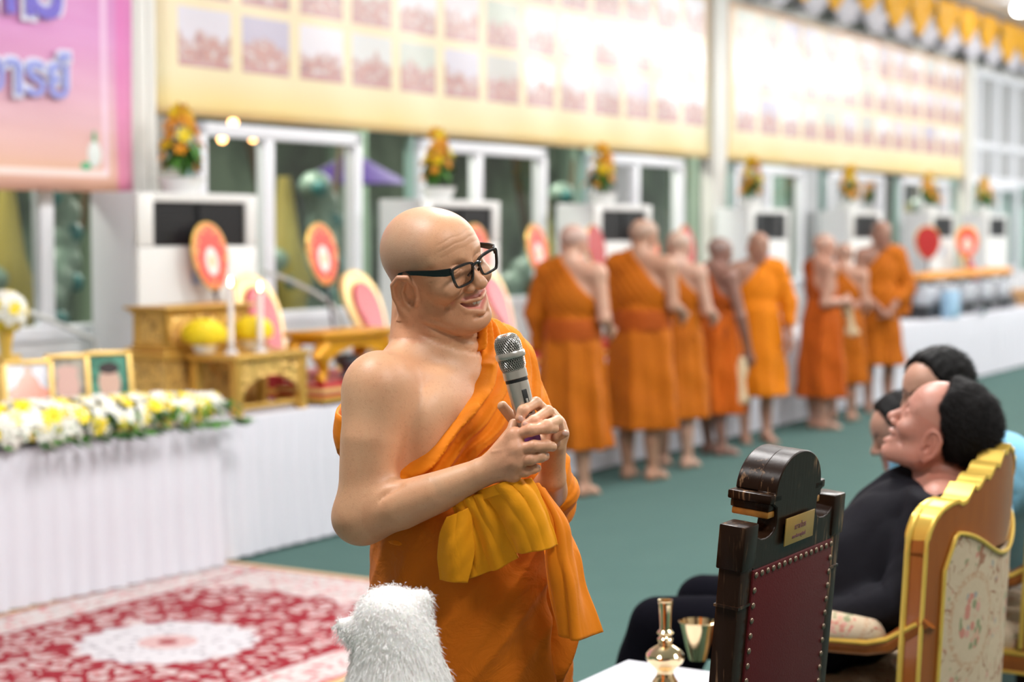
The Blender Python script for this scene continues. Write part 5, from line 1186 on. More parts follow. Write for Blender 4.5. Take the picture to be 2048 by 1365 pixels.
# ------------------------------------------------------------------ generic standing monk / seated person
def far_hand(S, wr, d, n, up, curl=.5, sgn=1, r=.0085):
    """wrist, direction of the palm, palm normal; five separate fingers"""
    wr = np.array(wr, float); d = np.array(d, float); d /= np.linalg.norm(d); n = np.array(n, float); n -= d*(n@d); n /= np.linalg.norm(n); s_ = np.cross(n, d)*sgn
    K = [wr+d*.085+s_*(.03-.02*i) for i in range(4)]; FN = []
    for i, k_ in enumerate(K):
        l = (.036, .04, .037, .029)[i]; p = [k_]; dd = d.copy()
        for j in range(3): dd = dd*math.cos(curl*.8)+n*math.sin(curl*.8); dd /= np.linalg.norm(dd); nn_ = n; p.append(p[-1]+dd*l*(1, .75, .6)[j])
        FN.append(p)
    hand_ops(S, wr, K, FN, r, palm=.0115)
    S.chain([wr+d*.02+s_*.02, wr+d*.05+s_*.042+n*.012, wr+d*.075+s_*.048+n*.03, wr+d*.095+s_*.042+n*.045], [.015, .012, .0105, .009], k=.008)
def monk(label, loc, yaw, h=1.68, head=(0, 0, 0), R=((.21, -.03, 1.12), (.2, .15, 1.1)), L=((-.22, .0, 1.12), (-.12, .2, 1.12)), tone=(.42, .22, .14),
         robe=None, low=None, w=1.0, hem=.36, stance=.09, belt=False, hair=(.30, .26, .24), bare=0.0, seed=0, hands=((0, .6, -.5), (0, .6, -.5)), eyes=True):
    root = person(label, loc, yaw, 'monks standing by the tables'); sc = h/1.70; root.scale = (sc,)*3
    rg = np.random.default_rng(seed); robe = robe or ROBE2; low = low or robe
    S = Sdf(); torso_ops(S, 0, w)
    S.cap((0, -.01, 1.42), (0, .0, 1.53), .056, .052, k=.04)
    Rh = rot(z=head[0], x=head[1], y=head[2]); hc = np.array((0, .02, 1.585))
    S.push(Rh, hc, 1.0); head_ops(S, 1, False, False, 1.05); S.pop()
    sh = {}
    for s, (el, wr) in ((1, R), (-1, L)):
        a = (s*.178*w, -.005, 1.385); sh[s] = a; S.ell(a, (.055, .055, .062), k=.03); S.chain([a, el], [.051, .04], k=.03); S.chain([el, np.array(el)*.6+np.array(wr)*.4, wr], [.041, .038, .026], k=.02)
        hd = np.array(hands[0 if s > 0 else 1], float); far_hand(S, wr, hd, (-s*.8, .3, .1), None, .45, s)
    for s in (-1, 1):
        S.chain([(s*.09, 0, .9), (s*stance, .015, .49), (s*stance, -.035, .26), (s*stance, -.01, .08)], [.085, .056, .052, .034], k=.03); feet_ops(S, (s*stance, 0), -s*10, toes=True)
    tone = np.array(tone)
    def color(V):
        C = np.ones((len(V), 4), np.float32); C[:, :3] = tone; return head_tint(V, C, Rh, hc, tone, .9, .5 if eyes else .3, tuple(tone*.75*np.array((1.1, .7, .7))), eyes=eyes, stubble=hair)
    fa = hc-.14; fb = hc+.14
    fine = [(fa, fb, .004)]
    for el, wr in (R, L):
        fine.append((np.array(wr)-(.13, .13, .16), np.array(wr)+(.13, .16, .13), .0052))
    if np.abs(np.array(R[1])-np.array(L[1])).max() < .28: a_ = np.minimum(fine[1][0], fine[2][0]); b_ = np.maximum(fine[1][1], fine[2][1]); fine = fine[:1]+[(a_, b_, .0056)]
    for f in range(1, len(fine)): fine[f][1][2] = min(fine[f][1][2], 1.43)
    fine.append(((-stance-.09, -.12, -.02), (stance+.09, .22, .12), .006))
    link('body', sdf_mesh('body', S, .012, fine, color), root, SKIN)
    # robe
    U = Sdf(); torso_ops(U, .018, w); U.cap((0, -.01, 1.42), (0, 0, 1.46), .07, .066, k=.03)
    def mask(x, y, z): return (z-(1.40-1.15*(x-.02)+.6*np.maximum(-.05-x, 0)-bare*np.clip((x+.05)/.1, 0, 1)))*.62+0*y
    U.fn(mask, (-.4, -.3, .85), (.4, .3, 1.75), k=.01, mode='and')
    el, wr = [np.array(v) for v in L]
    U.chain([np.array(sh[-1])+[.01, 0, .005], el], [.075, .075], k=.03); m_ = el*.45+wr*.55; U.chain([el, m_], [.072, .055], k=.02)
    dr = np.array((0, -.02, -1.0)); U.chain([m_+[0, 0, -.01], m_+dr*.12+[-.01, -.02, 0], el+dr*.22], [.03, .035, .02], k=.04); U.chain([el, el+dr*.2], [.05, .03], k=.04)
    def fp(x, y, z, D): q = 1.40-1.15*(x-.02)-z+wav(x, y, z, seed+3, 8)*.03; return D-np.sin(q*2*np.pi/.07)*.005-.003*wav(x, y, z, seed+9, 30, 4)
    U.fn(fp, (-.5, -.4, .8), (.45, .45, 1.7), k=.01, mode='post')
    link('upper_robe', sdf_mesh('upper_robe', U, .0095), root, robe)
    K_ = Sdf(); ph = rg.random()*6; nf = int(rg.integers(5, 8))
    def fold(a, z, X, Y):
        l_ = np.clip((1.05-z)/.6, 0, 1); return (.004+.020*l_)*np.sin(a*nf+ph+z*1.5+wav(X, Y, z, seed+5, 4, 3)*1.5)+.006*np.sin(a*nf*2.3+ph*2+z*4)*(.3+l_)+.004*np.sin(z*22+a*2.5)*np.clip((1.0-z)*3, .2, 1)
    column(K_, [(1.14, 0, .005, .15*w, .12), (1.05, 0, .01, .172*w, .145), (.92, 0, 0, .192*w, .16), (.6, 0, .0, .215*w, .185), (hem, 0, 0, .235*w, .205)], fold)
    K_.fn(lambda x, y, z: np.maximum((np.sqrt((x/(.175*w))**2+(y/.145)**2)-1)*.14, z-hem-.06), (-.3, -.3, hem-.05), (.3, .3, hem+.07), k=.01, sub=True)
    link('lower_robe', sdf_mesh('lower_robe', K_, .0105), root, low)
    if belt:
        B = Sdf(); column(B, [(1.10, 0, .004, .172*w, .14), (1.06, 0, .006, .183*w, .153), (.99, 0, .006, .19*w, .16), (.97, 0, 0, .186*w, .158)]); B.fn(lambda x, y, z, D: D-.002*np.sin(z*190+4*x)+0*D, (-.3, -.3, .9), (.3, .3, 1.2), k=.0, mode='post')
        link('waist_band', sdf_mesh('waist_band', B, .0105), root, ROBE3)
    return root
def at(px, py, z=0): p = G(px, py+7, z); return (p.x, p.y, 0)
NM = dict
monk('standing monk seen from behind with rust waistband, nearest the speaking monk', at(1143, 984), -28, 1.73, (-14, -8, 0), belt=True, R=((.23, -.02, 1.11), (.17, .17, 1.06)), L=((-.25, .0, 1.13), (-.17, .19, 1.1)), tone=(.52, .31, .22), w=1.02, seed=1, hem=.30, hair=(.30, .27, .28))
monk('standing monk seen from behind, second from the left in the row', at(1282, 952), -30, 1.77, (-18, -5, 0), R=((.23, -.02, 1.13), (.20, .17, 1.1)), tone=(.42, .24, .16), w=1.08, seed=2, hem=.34, low=ROBE2, belt=True, hair=(.30, .26, .22))
monk('standing monk seen from behind, third from the left, pale shoulder', at(1352, 928), -26, 1.69, (-12, -8, 0), R=((.23, .0, 1.12), (.2, .2, 1.1)), tone=(.50, .32, .24), w=.95, seed=3, hem=.36, robe=ROBE2, hair=(.34, .29, .24))
monk('dark-skinned monk in profile, arm hanging with a cream cloth', at(1432, 902), -62, 1.64, (-8, -10, 0), R=((.23, .06, 1.08), (.19, .16, .83)), tone=(.24, .13, .10), robe=ROBE3, low=cloth_mat('deep_orange_robe', (.54, .11, .002, 1), sheen=0), seed=4, hem=.33, hands=((0, .2, -1), (0, .6, -.5)), hair=(.22, .19, .18))
monk('monk facing the camera, standing just past the cream cloth', at(1512, 878), 188, 1.68, (8, -8, 0), R=((.22, -.0, 1.12), (.21, .1, .88)), L=((-.25, .02, 1.12), (-.24, .1, .86)), tone=(.36, .20, .14), seed=5, hem=.38, hands=((0, .2, -1), (0, .2, -1)), robe=cloth_mat('bright_orange_robe', (.68, .20, .001, 1), sheen=0), hair=(.25, .19, .16))
monk('bare-shouldered monk in profile clasping a cream cloth at his chest', at(1640, 850), -72, 1.66, (-6, -12, 0), bare=.10, R=((.21, -.08, 1.10), (.13, .17, 1.11)), L=((-.2, .08, 1.12), (.0, .28, 1.08)), tone=(.46, .26, .19), low=cloth_mat('rust_orange_underrobe', (.46, .09, .002, 1), sheen=0), robe=ROBE3, seed=6, hem=.28, hands=((-.5, .5, .2), (.5, .5, 0)), w=1.05, hair=(.42, .30, .24))
monk('half-hidden monk behind the one clasping a cloth, face turned away', at(1684, 834), -20, 1.58, (50, 0, 0), tone=(.48, .28, .2), robe=ROBE2, seed=7, hem=.36, hair=(.4, .3, .25))
monk('rightmost standing monk facing forward, hands clasped low holding white cloth', at(1757, 816), 184, 1.78, (6, -6, 0), R=((.24, .02, 1.1), (.06, .2, .92)), L=((-.24, .02, 1.1), (-.05, .2, .92)), tone=(.33, .18, .13), w=.95, seed=8, hem=.42, hands=((-.5, .3, -.5), (.5, .3, -.5)), hair=(.2, .15, .13))
CRM = cloth_mat('cream_cloth', (.70, .58, .36, 1)); WHC = cloth_mat('white_napkin', (.75, .72, .70, 1))
def hanging_cloth(lb, px, py0, py1, Y, wd, m, dx=0):
    s = F/Y; a = P(px, py0, Y); b_ = P(px+dx, py1, Y); S = Sdf(); n = 7
    for i in range(n):
        f = i/(n-1); c_ = a*(1-f)+b_*f; ww = wd*(.55+.6*f+.35*math.sin(f*7)); S.ell((c_.x, c_.y, c_.z), (ww, .022, .035), R=rot(y=20*math.sin(i*2.1)), k=.03)
    S.fn(lambda x, y, z, D: D-.005*np.sin(x*170+z*30), (a.x-.2, a.y-.2, b_.z-.2), (a.x+.3, a.y+.2, a.z+.2), k=0, mode='post')
    return tag(link('folded_cloth', sdf_mesh('folded_cloth', S, .008), None, m), lb, 'cloth')
hanging_cloth('cream cloth hanging from the dark-skinned monk\'s hand', 1483, 722, 800, G(1432, 909).y-.10, .042, CRM)
hanging_cloth('cream cloth clasped by the bare-shouldered monk in profile', 1690, 600, 665, G(1640, 850).y-.10, .045, CRM, 15)
hanging_cloth('cream cloth hanging below the rightmost monk\'s hands', 1770, 655, 705, G(1757, 816).y-.28, .035, CRM)
hanging_cloth('white napkin in the rightmost monk\'s hands', 1765, 632, 660, G(1757, 816).y-.27, .10, WHC)

def hair_mesh(name, root, Rh, hc, sc, m, line=.045, sidez=-.035, thick=.016, seed=0, top=.02, h=.003, recede=0.0, strands=0):
    S = Sdf(); S.push(Rh, hc, sc)
    S.ell((0, -.016, .02), (.0785+thick, .098+thick, .085+thick+top*.4), k=.01); S.ell((0, .03, .035), (.066+thick, .055+thick*.8, .055+thick), k=.03)
    RhT = np.array(Rh).T; c0 = S.c.copy()
    def loc(x, y, z): X = x-c0[0]; Y = y-c0[1]; Z = z-c0[2]; return [(RhT[i, 0]*X+RhT[i, 1]*Y+RhT[i, 2]*Z)/sc for i in range(3)]
    def mask(x, y, z):
        a, b, c = loc(x, y, z)
        # keep behind the hairline, above the nape
        front = b-(line+.55*(c-.05)*(c < .05)-recede*np.abs(np.abs(a)-.04)*0)-0.10*np.maximum(c-.06, 0)
        side = (sidez+.0-(c))-(.9*np.maximum(b*-1-.0, 0))+np.maximum(.0-np.abs(a)+.0, 0)
        ear = -(np.sqrt(((b-.004)/.020)**2+((c+.03)/.034)**2)-1)*.03
        return np.maximum(np.maximum(front*.8, side*.8), ear)
    S.fn(mask, c0-.25, c0+.25, k=.006, mode='and')
    def fuzz(x, y, z, D):
        a, b, c = loc(x, y, z); return D-.0022*wav(a*3, b, c, seed+1, 260, 6)-.003*wav(a, b, c, seed+2, 90, 5)
    S.fn(fuzz, c0-.25, c0+.25, k=.0, mode='post'); S.pop()
    me = sdf_mesh(name, S, h); o = link(name, me, root, m)
    if strands:
        n_ = len(me.vertices); co = np.empty(n_*3); me.vertices.foreach_get('co', co); co = co.reshape(-1, 3); no = np.empty(n_*3); me.vertices.foreach_get('normal', no); no = no.reshape(-1, 3)
        rg = np.random.default_rng(seed); k = rg.integers(0, n_, strands); c = co[k]+rg.normal(size=(strands, 3))*.002; n = no[k]; R_ = np.array(Rh)
        back = R_ @ np.array((0, -1.0, -.25)); d = n*.35+back*.8+rg.normal(size=(strands, 3))*.22; d -= n*np.minimum((d*n).sum(1), 0)[:, None]*1.2; d /= np.linalg.norm(d, axis=1, keepdims=True)
        ln = .016*(.5+.8*rg.random(strands)); sd = np.cross(d, n); sd /= np.linalg.norm(sd, axis=1, keepdims=True)+1e-9
        A = c+sd*.0006; B = c-sd*.0006; T = c+d*ln[:, None]; V = np.stack([A, B, T], 1).reshape(-1, 3)
        tag(link('hair_strands', npmesh('hair_strands', V, np.arange(len(V)).reshape(-1, 3)), root, m), kind='stuff')
    return o
# ================================================================== chairs, side table and seated guests
CO = Vector((.374, 3.2, 0))
def Cw(t, k, z=0): return CO+D_*t+NB*k+Vector((0, 0, z))
# dark throne chair seen from behind
t = NT('worn_ebony_wood'); n = t.noise(1.0, 4, .6, vec=t.mapping(t.obj(), (90, 90, 6))); e = t.noise(7, 3)
worn = t.math('MULTIPLY', t.ramp(n, [(.55, (0, 0, 0, 1)), (.72, (1, 1, 1, 1))]), t.ramp(e, [(.43, (0, 0, 0, 1)), (.56, (1, 1, 1, 1))]))
t.base(t.mix(worn, (.014, .006, .003, 1), (.30, .17, .09, 1))); t.set(Roughness=.3); t.b.inputs['Specular IOR Level'].default_value = .12; t.bump(n, .15, .002); EBONY = t.m
LEATH = mat('oxblood_leather', (.085, .004, .006, 1), .5, var=.35, vscale=3, bump=.35, bscale=240, spec=.2); NAIL = mat('aged_brass_nail', (.28, .21, .15, 1), .35, .8, var=.4, vscale=100)
PLATE = mat('brass_plate', (.50, .30, .075, 1), .38, .55, var=.25, vscale=12)
r = thing('throne_chair', 'dark wooden high-backed chair with red leather panel and brass plate', 'chair', CO, math.radians(ANG))
BK = Matrix.Translation((0, 0, .45)) @ Matrix.Rotation(math.radians(5), 4, 'X') @ Matrix.Translation((0, 0, -.45))   # recline towards the rear
WD = .507
def XZ(poly): return Matrix.Rotation(PI/2, 4, 'X')
for x0 in (0, WD-.055):
    b = MB(); b.box((x0, 0, .0), (x0+.055, .045, 1.06), M=BK, bev=.003); b.box((x0-.004, -.004, 1.055), (x0+.059, .05, 1.14), M=BK, bev=.004); b.box((x0-.006, -.004, .985), (x0+.05, .046, .99), M=BK)
    b.build('post', EBONY, r)
# crest board with arch
def arc(cx, cz, rx, rz, a0, a1, n=14): return [(cx+rx*math.cos(math.radians(a0+(a1-a0)*i/n)), cz+rz*math.sin(math.radians(a0+(a1-a0)*i/n))) for i in range(n+1)]
cr = [(.055, 1.03), (WD-.055, 1.03)]+[(WD-.055, 1.118)]+arc(WD-.105, 1.122, .045, .018, -10, -170, 6)+[(WD-.152, 1.13), (WD-.148, 1.155), (WD-.125, 1.165), (WD-.128, 1.183)]+arc(WD/2, 1.183, .115, .072, 0, 180, 44)+[(.128, 1.183), (.125, 1.165), (.148, 1.155), (.152, 1.13)]+arc(.105, 1.122, .045, .018, -10, -170, 6)+[(.055, 1.118)]
b = MB(); b.prism(cr, -.040, 0, M=BK @ Matrix.Rotation(PI/2, 4, 'X')); b.build('crest_board', EBONY, r, bevel=.003)
b = MB(); b.prism(arc(WD/2, 1.183, .1148, .0718, 0, 180, 44), -.085, -.036, M=BK @ Matrix.Rotation(PI/2, 4, 'X')); b.build('crest_arch', EBONY, r, bevel=.003)
for s in (-1, 1):
    b = MB(); cx = WD/2+s*.112; b.box((cx-.028, .0, 1.165), (cx+.028, .09, 1.183), M=BK, bev=.004); b.box((cx-.022, .005, 1.15), (cx+.022, .085, 1.166), M=BK, bev=.003); b.build('crest_ledge', EBONY, r)
    b = MB(); b.box((cx-.020, .006, 1.136), (cx+.020, .082, 1.15), M=BK, bev=.003); b.build('gilt_moulding', mat('worn_gilt', (.55, .24, .04, 1), .4, .4, var=.6, vscale=60), r)
b = MB(); b.box((.04, .008, .42), (WD-.04, .035, 1.045), M=BK); b.build('back_board', EBONY, r)
b = MB(); b.box((.052, -.004, .5), (WD-.052, .010, 1.05), M=BK, bev=.003); b.build('leather_panel', LEATH, r)
b = MB(); b.box((.045, .0, .46), (WD-.045, .04, .5), M=BK, bev=.002); b.build('lower_rail', EBONY, r)
NM_ = bmesh.new(); bmesh.ops.create_uvsphere(NM_, u_segments=10, v_segments=6, radius=1); nme = bpy.data.meshes.new('nail'); NM_.to_mesh(nme); NM_.free(); nme.shade_smooth(); nme.materials.append(NAIL)
for i in range(15): o = link('nail', nme, r); o.matrix_local = BK @ Matrix.Translation((.062+i*(WD-.124)/14, -.0045, 1.041)) @ Matrix.Diagonal((.0062, .0045, .0062, 1))
for s in (0, 1):
    for i in range(1, 19): o = link('nail', nme, r); o.matrix_local = BK @ Matrix.Translation((.060 if s == 0 else WD-.060, -.0045, 1.041-i*.029)) @ Matrix.Diagonal((.0062, .0045, .0062, 1))
b = MB(); b.box((.181, -.0085, 1.077), (.327, -.006, 1.127+.004), M=BK @ Matrix.Translation((0, .0, 0)), bev=.0006); pl = b.build('plate', PLATE, r)
ink = mat('faded_engraving', (.20, .09, .09, 1), .6)
TM = BK @ Matrix.Translation((.254, -.009, 1.104)) @ Matrix.Rotation(PI/2, 4, 'X')
textmesh('ถวายโดย', .0165, TM, ink, r); textmesh('คณะศิษยานุศิษย์', .0105, BK @ Matrix.Translation((.25, -.009, 1.087)) @ Matrix.Rotation(PI/2, 4, 'X'), ink, r)
b = MB(); b.box((0, .02, .40), (WD, .27, .46), bev=.006); b.build('seat_frame', EBONY, r); b = MB(); b.box((.03, .04, .45), (WD-.03, .255, .50), bev=.02); b.build('seat_cushion', LEATH, r)
for x0 in (0.0, WD-.05): b = MB(); b.box((x0, .22, 0), (x0+.05, .27, .42), bev=.004); b.build('leg', EBONY, r)
# gilded armchairs
t = NT('carved_walnut'); n = t.noise(1.0, 5, .6, vec=t.mapping(t.obj(), (30, 30, 5))); sc_ = t.ramp(t.noise(38, 4, .7), [(.66, (0, 0, 0, 1)), (.70, (1, 1, 1, 1))])
c = t.mix(n, (.38, .12, .022, 1), (.24, .065, .013, 1)); c = t.mix(t.math('MULTIPLY', sc_, t.ramp(t.noise(7, 2), [(.55, (0, 0, 0, 1)), (.6, (1, 1, 1, 1))])), c, (.45, .28, .18, 1)); t.base(c); t.set(Roughness=.3); t.b.inputs['Coat Weight'].default_value = .3; WALNUT = t.m
t = NT('floral_tapestry'); uv = t.uv(); 
def vv(sc, vec, feat='F1'):
    v = t.add('ShaderNodeTexVoronoi', feature=feat); v.inputs['Scale'].default_value = sc; t.link(vec, v.inputs['Vector']); return v
sep = t.add('ShaderNodeSeparateXYZ'); t.link(uv, sep.inputs[0]); u_, v_ = sep.outputs[0], sep.outputs[1]
# ogee medallions: u in units of .24 m, v in .34 m
fu = t.math('PINGPONG', u_, .5); fv = t.math('PINGPONG', v_, .5)
og = t.math('ADD', t.math('POWER', t.math('DIVIDE', fu, .34), 2), t.math('POWER', t.math('DIVIDE', fv, .36), 2))
ring = t.math('MULTIPLY', t.math('GREATER_THAN', og, .80), t.math('LESS_THAN', og, 1.12))
wv2 = t.add('ShaderNodeVectorMath', operation='MULTIPLY_ADD'); nz2 = t.add('ShaderNodeTexNoise'); nz2.inputs['Scale'].default_value = 4; t.link(uv, nz2.inputs['Vector']); t.link(nz2.outputs['Color'], wv2.inputs[0]); wv2.inputs[1].default_value = (.5, .5, 0); t.link(uv, wv2.inputs[2])
scr = vv(5.5, wv2.outputs[0], 'DISTANCE_TO_EDGE').outputs['Distance']; scrm = t.math('MULTIPLY', t.ramp(scr, [(.02, (1, 1, 1, 1)), (.06, (0, 0, 0, 1))]), t.ramp(t.noise(7, 3, vec=uv), [(.45, (0, 0, 0, 1)), (.55, (1, 1, 1, 1))]))
base_ = t.mix(t.noise(60, 3), (.62, .50, .36, 1), (.52, .42, .29, 1))
c = t.mix(t.math('MULTIPLY', t.math('GREATER_THAN', og, 1.0), t.math('MULTIPLY', scrm, .9)), base_, (.30, .13, .075, 1))
ringp = t.math('MULTIPLY', ring, t.math('GREATER_THAN', t.noise(30, 2, vec=uv), .47)); c = t.mix(t.math('MULTIPLY', ringp, .6), c, (.48, .28, .17, 1))
bq = t.math('ADD', t.math('POWER', t.math('DIVIDE', fu, .21), 2), t.math('POWER', t.math('DIVIDE', fv, .24), 2)); bqm = t.math('LESS_THAN', t.math('ADD', bq, t.math('MULTIPLY', t.noise(6, 2, vec=uv), 1.0)), 1.35)
fl = vv(13, uv); flc = t.ramp(t.math('FRACT', t.math('MULTIPLY', fl.outputs['Color'], 3.0)), [(0, (.55, .20, .16, 1)), (.3, (.58, .35, .25, 1)), (.5, (.22, .26, .14, 1)), (.7, (.60, .30, .25, 1)), (.9, (.28, .30, .30, 1))], 'CONSTANT')
flm = t.math('MULTIPLY', bqm, t.ramp(fl.outputs['Distance'], [(.48, (1, 1, 1, 1)), (.62, (0, 0, 0, 1))])); c = t.mix(t.math('MULTIPLY', flm, .85), c, flc)
oth = t.math('MULTIPLY', t.math('GREATER_THAN', og, 1.35), t.ramp(fl.outputs['Distance'], [(.28, (1, 1, 1, 1)), (.4, (0, 0, 0, 1))])); oth = t.math('MULTIPLY', oth, t.ramp(t.noise(5, 2, vec=uv), [(.48, (0, 0, 0, 1)), (.55, (1, 1, 1, 1))])); c = t.mix(t.math('MULTIPLY', oth, .75), c, flc)
t.base(c); t.set(Roughness=.85); t.b.inputs['Specular IOR Level'].default_value = .2; t.bump(t.math('ADD', t.noise(420, 2), t.math('MULTIPLY', flm, .6)), .3, .003); TAP = t.m
def armchair(label, t0, k0=0.0):
    O = Cw(t0, k0); r = thing('gilt_armchair', label, 'chair', O, math.radians(ANG)); WD = .62; c_ = .105
    cur = lambda x: -c_*(1-(2*x/WD-1)**2)                      # rear face bulges backwards
    prof = [(0, .90), (.005, .94), (.02, .975), (.045, 1.0), (.075, 1.013), (.10, 1.018), (.115, 1.010), (.135, 1.016), (.15, 1.035), (.165, 1.052), (.178, 1.043), (.195, 1.052), (.21, 1.068), (.225, 1.073), (.238, 1.066), (.255, 1.078), (.27, 1.094), (.285, 1.098), (.3, 1.092), (.315, 1.108), (.33, 1.124), (.345, 1.126), (.36, 1.12), (.375, 1.132), (.39, 1.140)]
    xs_ = np.array([p[0] for p in prof]); xs_ = xs_*(.31/.39); zs_ = np.array([p[1] for p in prof])-.02
    top = lambda x: float(np.interp(min(x, WD-x), xs_, zs_))
    panel_top = lambda x: .90+.05*math.exp(-((min(x, WD-x)-.13)/.07)**2)-.015*math.cos((x-WD/2)*12)*0
    lean = lambda z: -.05*(z-.45)
    def strip(name, x0, x1, zlo, zhi, th, m, n=60, nz=6, off=0, uv=False):
        X = np.linspace(x0, x1, n); V = []; UV = []
        for side in (0, 1):
            for j in range(nz):
                for x in X:
                    z = zlo(x)+(zhi(x)-zlo(x))*j/(nz-1); V.append((x, cur(x)+off+side*th+lean(z), z)); UV.append((x*4.1667+.36, z*2.94))
        idx = np.arange(2*nz*n).reshape(2, nz, n); Q = [np.stack([idx[0, :-1, :-1], idx[0, :-1, 1:], idx[0, 1:, 1:], idx[0, 1:, :-1]], -1).reshape(-1, 4), np.stack([idx[1, :-1, :-1], idx[1, 1:, :-1], idx[1, 1:, 1:], idx[1, :-1, 1:]], -1).reshape(-1, 4)]
        for row in (0, nz-1): Q.append(np.stack([idx[0, row, :-1], idx[1, row, :-1], idx[1, row, 1:], idx[0, row, 1:]], -1))
        for col in (0, n-1): Q.append(np.stack([idx[0, :-1, col], idx[0, 1:, col], idx[1, 1:, col], idx[1, :-1, col]], -1))
        me = npmesh(name, V, np.concatenate(Q), UV); bm = bmesh.new(); bm.from_mesh(me); bmesh.ops.recalc_face_normals(bm, faces=bm.faces[:]); bm.to_mesh(me); bm.free(); me.shade_smooth(); me.set_sharp_from_angle(angle=.7); return link(name, me, r, m)
    strip('back_crest', 0.0, WD, lambda x: .86, top, .045, WALNUT, 90, 8)
    strip('side_rail', 0.0, .055, lambda x: .40, lambda x: .87, .05, WALNUT, 8, 8); strip('side_rail', WD-.055, WD, lambda x: .40, lambda x: .87, .05, WALNUT, 8, 8)
    strip('lower_rail', .05, WD-.05, lambda x: .36, lambda x: .46, .05, WALNUT, 30, 3)
    ptop = lambda x: .912-.055*math.exp(-((x-WD/2)/.2)**2)+.018*math.sin(min(x, WD-x)*16)-.12*max(0, .075-min(x, WD-x))/.04
    strip('tapestry_back', .045, WD-.045, lambda x: .44, ptop, .05, TAP, 60, 14, off=-.004)
    strip('tapestry_front', .045, WD-.045, lambda x: .46, ptop, .05, TAP, 40, 6, off=.03)
    # gilt top edge, following the scallops, and gilt beads along rails and panel
    b = MB(); X = np.linspace(0.003, WD-.003, 150)
    rings = []
    for x in X:
        z = top(x); sh = .004; y0 = cur(x)+lean(z); rings.append([b.b.verts.new(v) for v in ((x, y0-.003, z-.006), (x, y0-.003, z+sh), (x, y0+.062, z+sh+.003), (x, y0+.062, z-.012))])
    for a_, c2 in zip(rings, rings[1:]):
        for j in range(4): b.b.faces.new((a_[j], a_[(j+1) % 4], c2[(j+1) % 4], c2[j]))
    b.b.faces.new(rings[0]); b.b.faces.new(rings[-1]); b.build('gilt_crest_edge', GOLDB, r)
    b = MB(); pts = [(x, cur(x)+lean(ptop(x))-.006, ptop(x)) for x in np.linspace(.045, WD-.045, 60)]; pts = [(.045, cur(.045)+lean(z)-.006, z) for z in np.linspace(.44, ptop(.045), 10)]+pts+[(WD-.045, cur(WD-.045)+lean(z)-.006, z) for z in np.linspace(ptop(.045), .44, 10)]
    b.tube(pts, .006, 8); b.build('gilt_bead', GOLDB, r)
    for sx in (0, 1):
        for (dy, rr_) in ((.002, .006), (.05, .008)):
            b = MB(); x = -.002 if sx == 0 else WD+.002
            pts = [(x, cur(0)+lean(z)+dy, z) for z in np.linspace(.42, .9, 14)]+[((xx if sx == 0 else WD-xx)+(-.002 if sx == 0 else .002)*0, cur(xx)+lean(top(xx))+dy, top(xx)) for xx in (.005, .02, .045, .07)]
            b.tube(pts, rr_, 8); b.build('gilt_bead', GOLDB, r)
    # arms
    for sx in (0, 1):
        x = .02 if sx == 0 else WD-.02
        b = MB(); b.tube([(x, -.02, .70), (x, .03, .66), (x, .08, .625), (x, .14, .61), (x, .42, .60), (x, .50, .58), (x, .53, .55)], [.028, .026, .024, .022, .024, .03, .02], 10); b.build('arm', WALNUT, r)
        for s_ in (-1, 1): b = MB(); b.tube([(x+s_*.022, .0, .69), (x+s_*.022, .04, .665), (x+s_*.022, .08, .64), (x+s_*.03, .13, .628), (x+s_*.034, .30, .622), (x+s_*.03, .44, .618), (x+s_*.01, .50, .60)], .007, 8); b.build('gilt_bead', GOLDB, r)
        S = Sdf(); S.chain([(x, .13, .655), (x, .28, .66), (x, .42, .655)], [.030, .036, .03], k=.01); S.ell((x, .28, .645), (.042, .19, .03), k=.02)
        o = link('arm_pad', sdf_mesh('arm_pad', S, .006), r, TAP)
        me = o.data; l = me.uv_layers.new(name='UVMap'); vi = np.empty(len(me.loops), np.int32); me.loops.foreach_get('vertex_index', vi); co = np.empty(len(me.vertices)*3); me.vertices.foreach_get('co', co); co = co.reshape(-1, 3)[vi]; l.data.foreach_set('uv', np.stack([co[:, 1]*5, co[:, 2]*6+co[:, 0]*3], 1).ravel())
        b = MB(); b.tube([(x, .44, .60), (x, .43, .52), (x, .46, .44), (x, .45, .40)], [.02, .018, .022, .02], 8); b.build('arm_support', WALNUT, r)
        b = MB(); b.tube([(x, .5, .40), (x, .53, .28), (x, .49, .1), (x, .51, 0)], [.035, .035, .02, .028], 8); b.build('leg', WALNUT, r)
        b = MB(); b.tube([(x, .0, .42), (x, -.02, .2), (x, -.06, 0)], [.028, .024, .02], 8); b.build('leg', WALNUT, r)
    b = MB(); b.box((0, -.02, .34), (WD, .54, .405), bev=.012); b.build('seat_rail', WALNUT, r); b = MB(); b.box((-.004, -.02, .395), (WD+.004, .548, .41), bev=.005); b.build('gilt_bead', GOLDB, r); b = MB(); b.box((-.003, -.02, .338), (WD+.003, .546, .348), bev=.004); b.build('gilt_bead', GOLDB, r)
    S = Sdf(); S.ell((WD/2, .26, .42), (.40, .30, .075), k=.01); S.fn(lambda x, y, z: np.maximum(np.abs(x-WD/2)-WD/2+.02, np.abs(y-.26)-.265)+0*z, (-.1, -.1, .3), (.9, .7, .6), k=.03, mode='and')
    o = link('seat_cushion', sdf_mesh('seat_cushion', S, .011), r, TAP); me = o.data; l = me.uv_layers.new(name='UVMap'); vi = np.empty(len(me.loops), np.int32); me.loops.foreach_get('vertex_index', vi); co = np.empty(len(me.vertices)*3); me.vertices.foreach_get('co', co); co = co.reshape(-1, 3)[vi]; l.data.foreach_set('uv', np.stack([co[:, 0]*4.17+.3, co[:, 1]*3+co[:, 2]*2], 1).ravel())
    return r
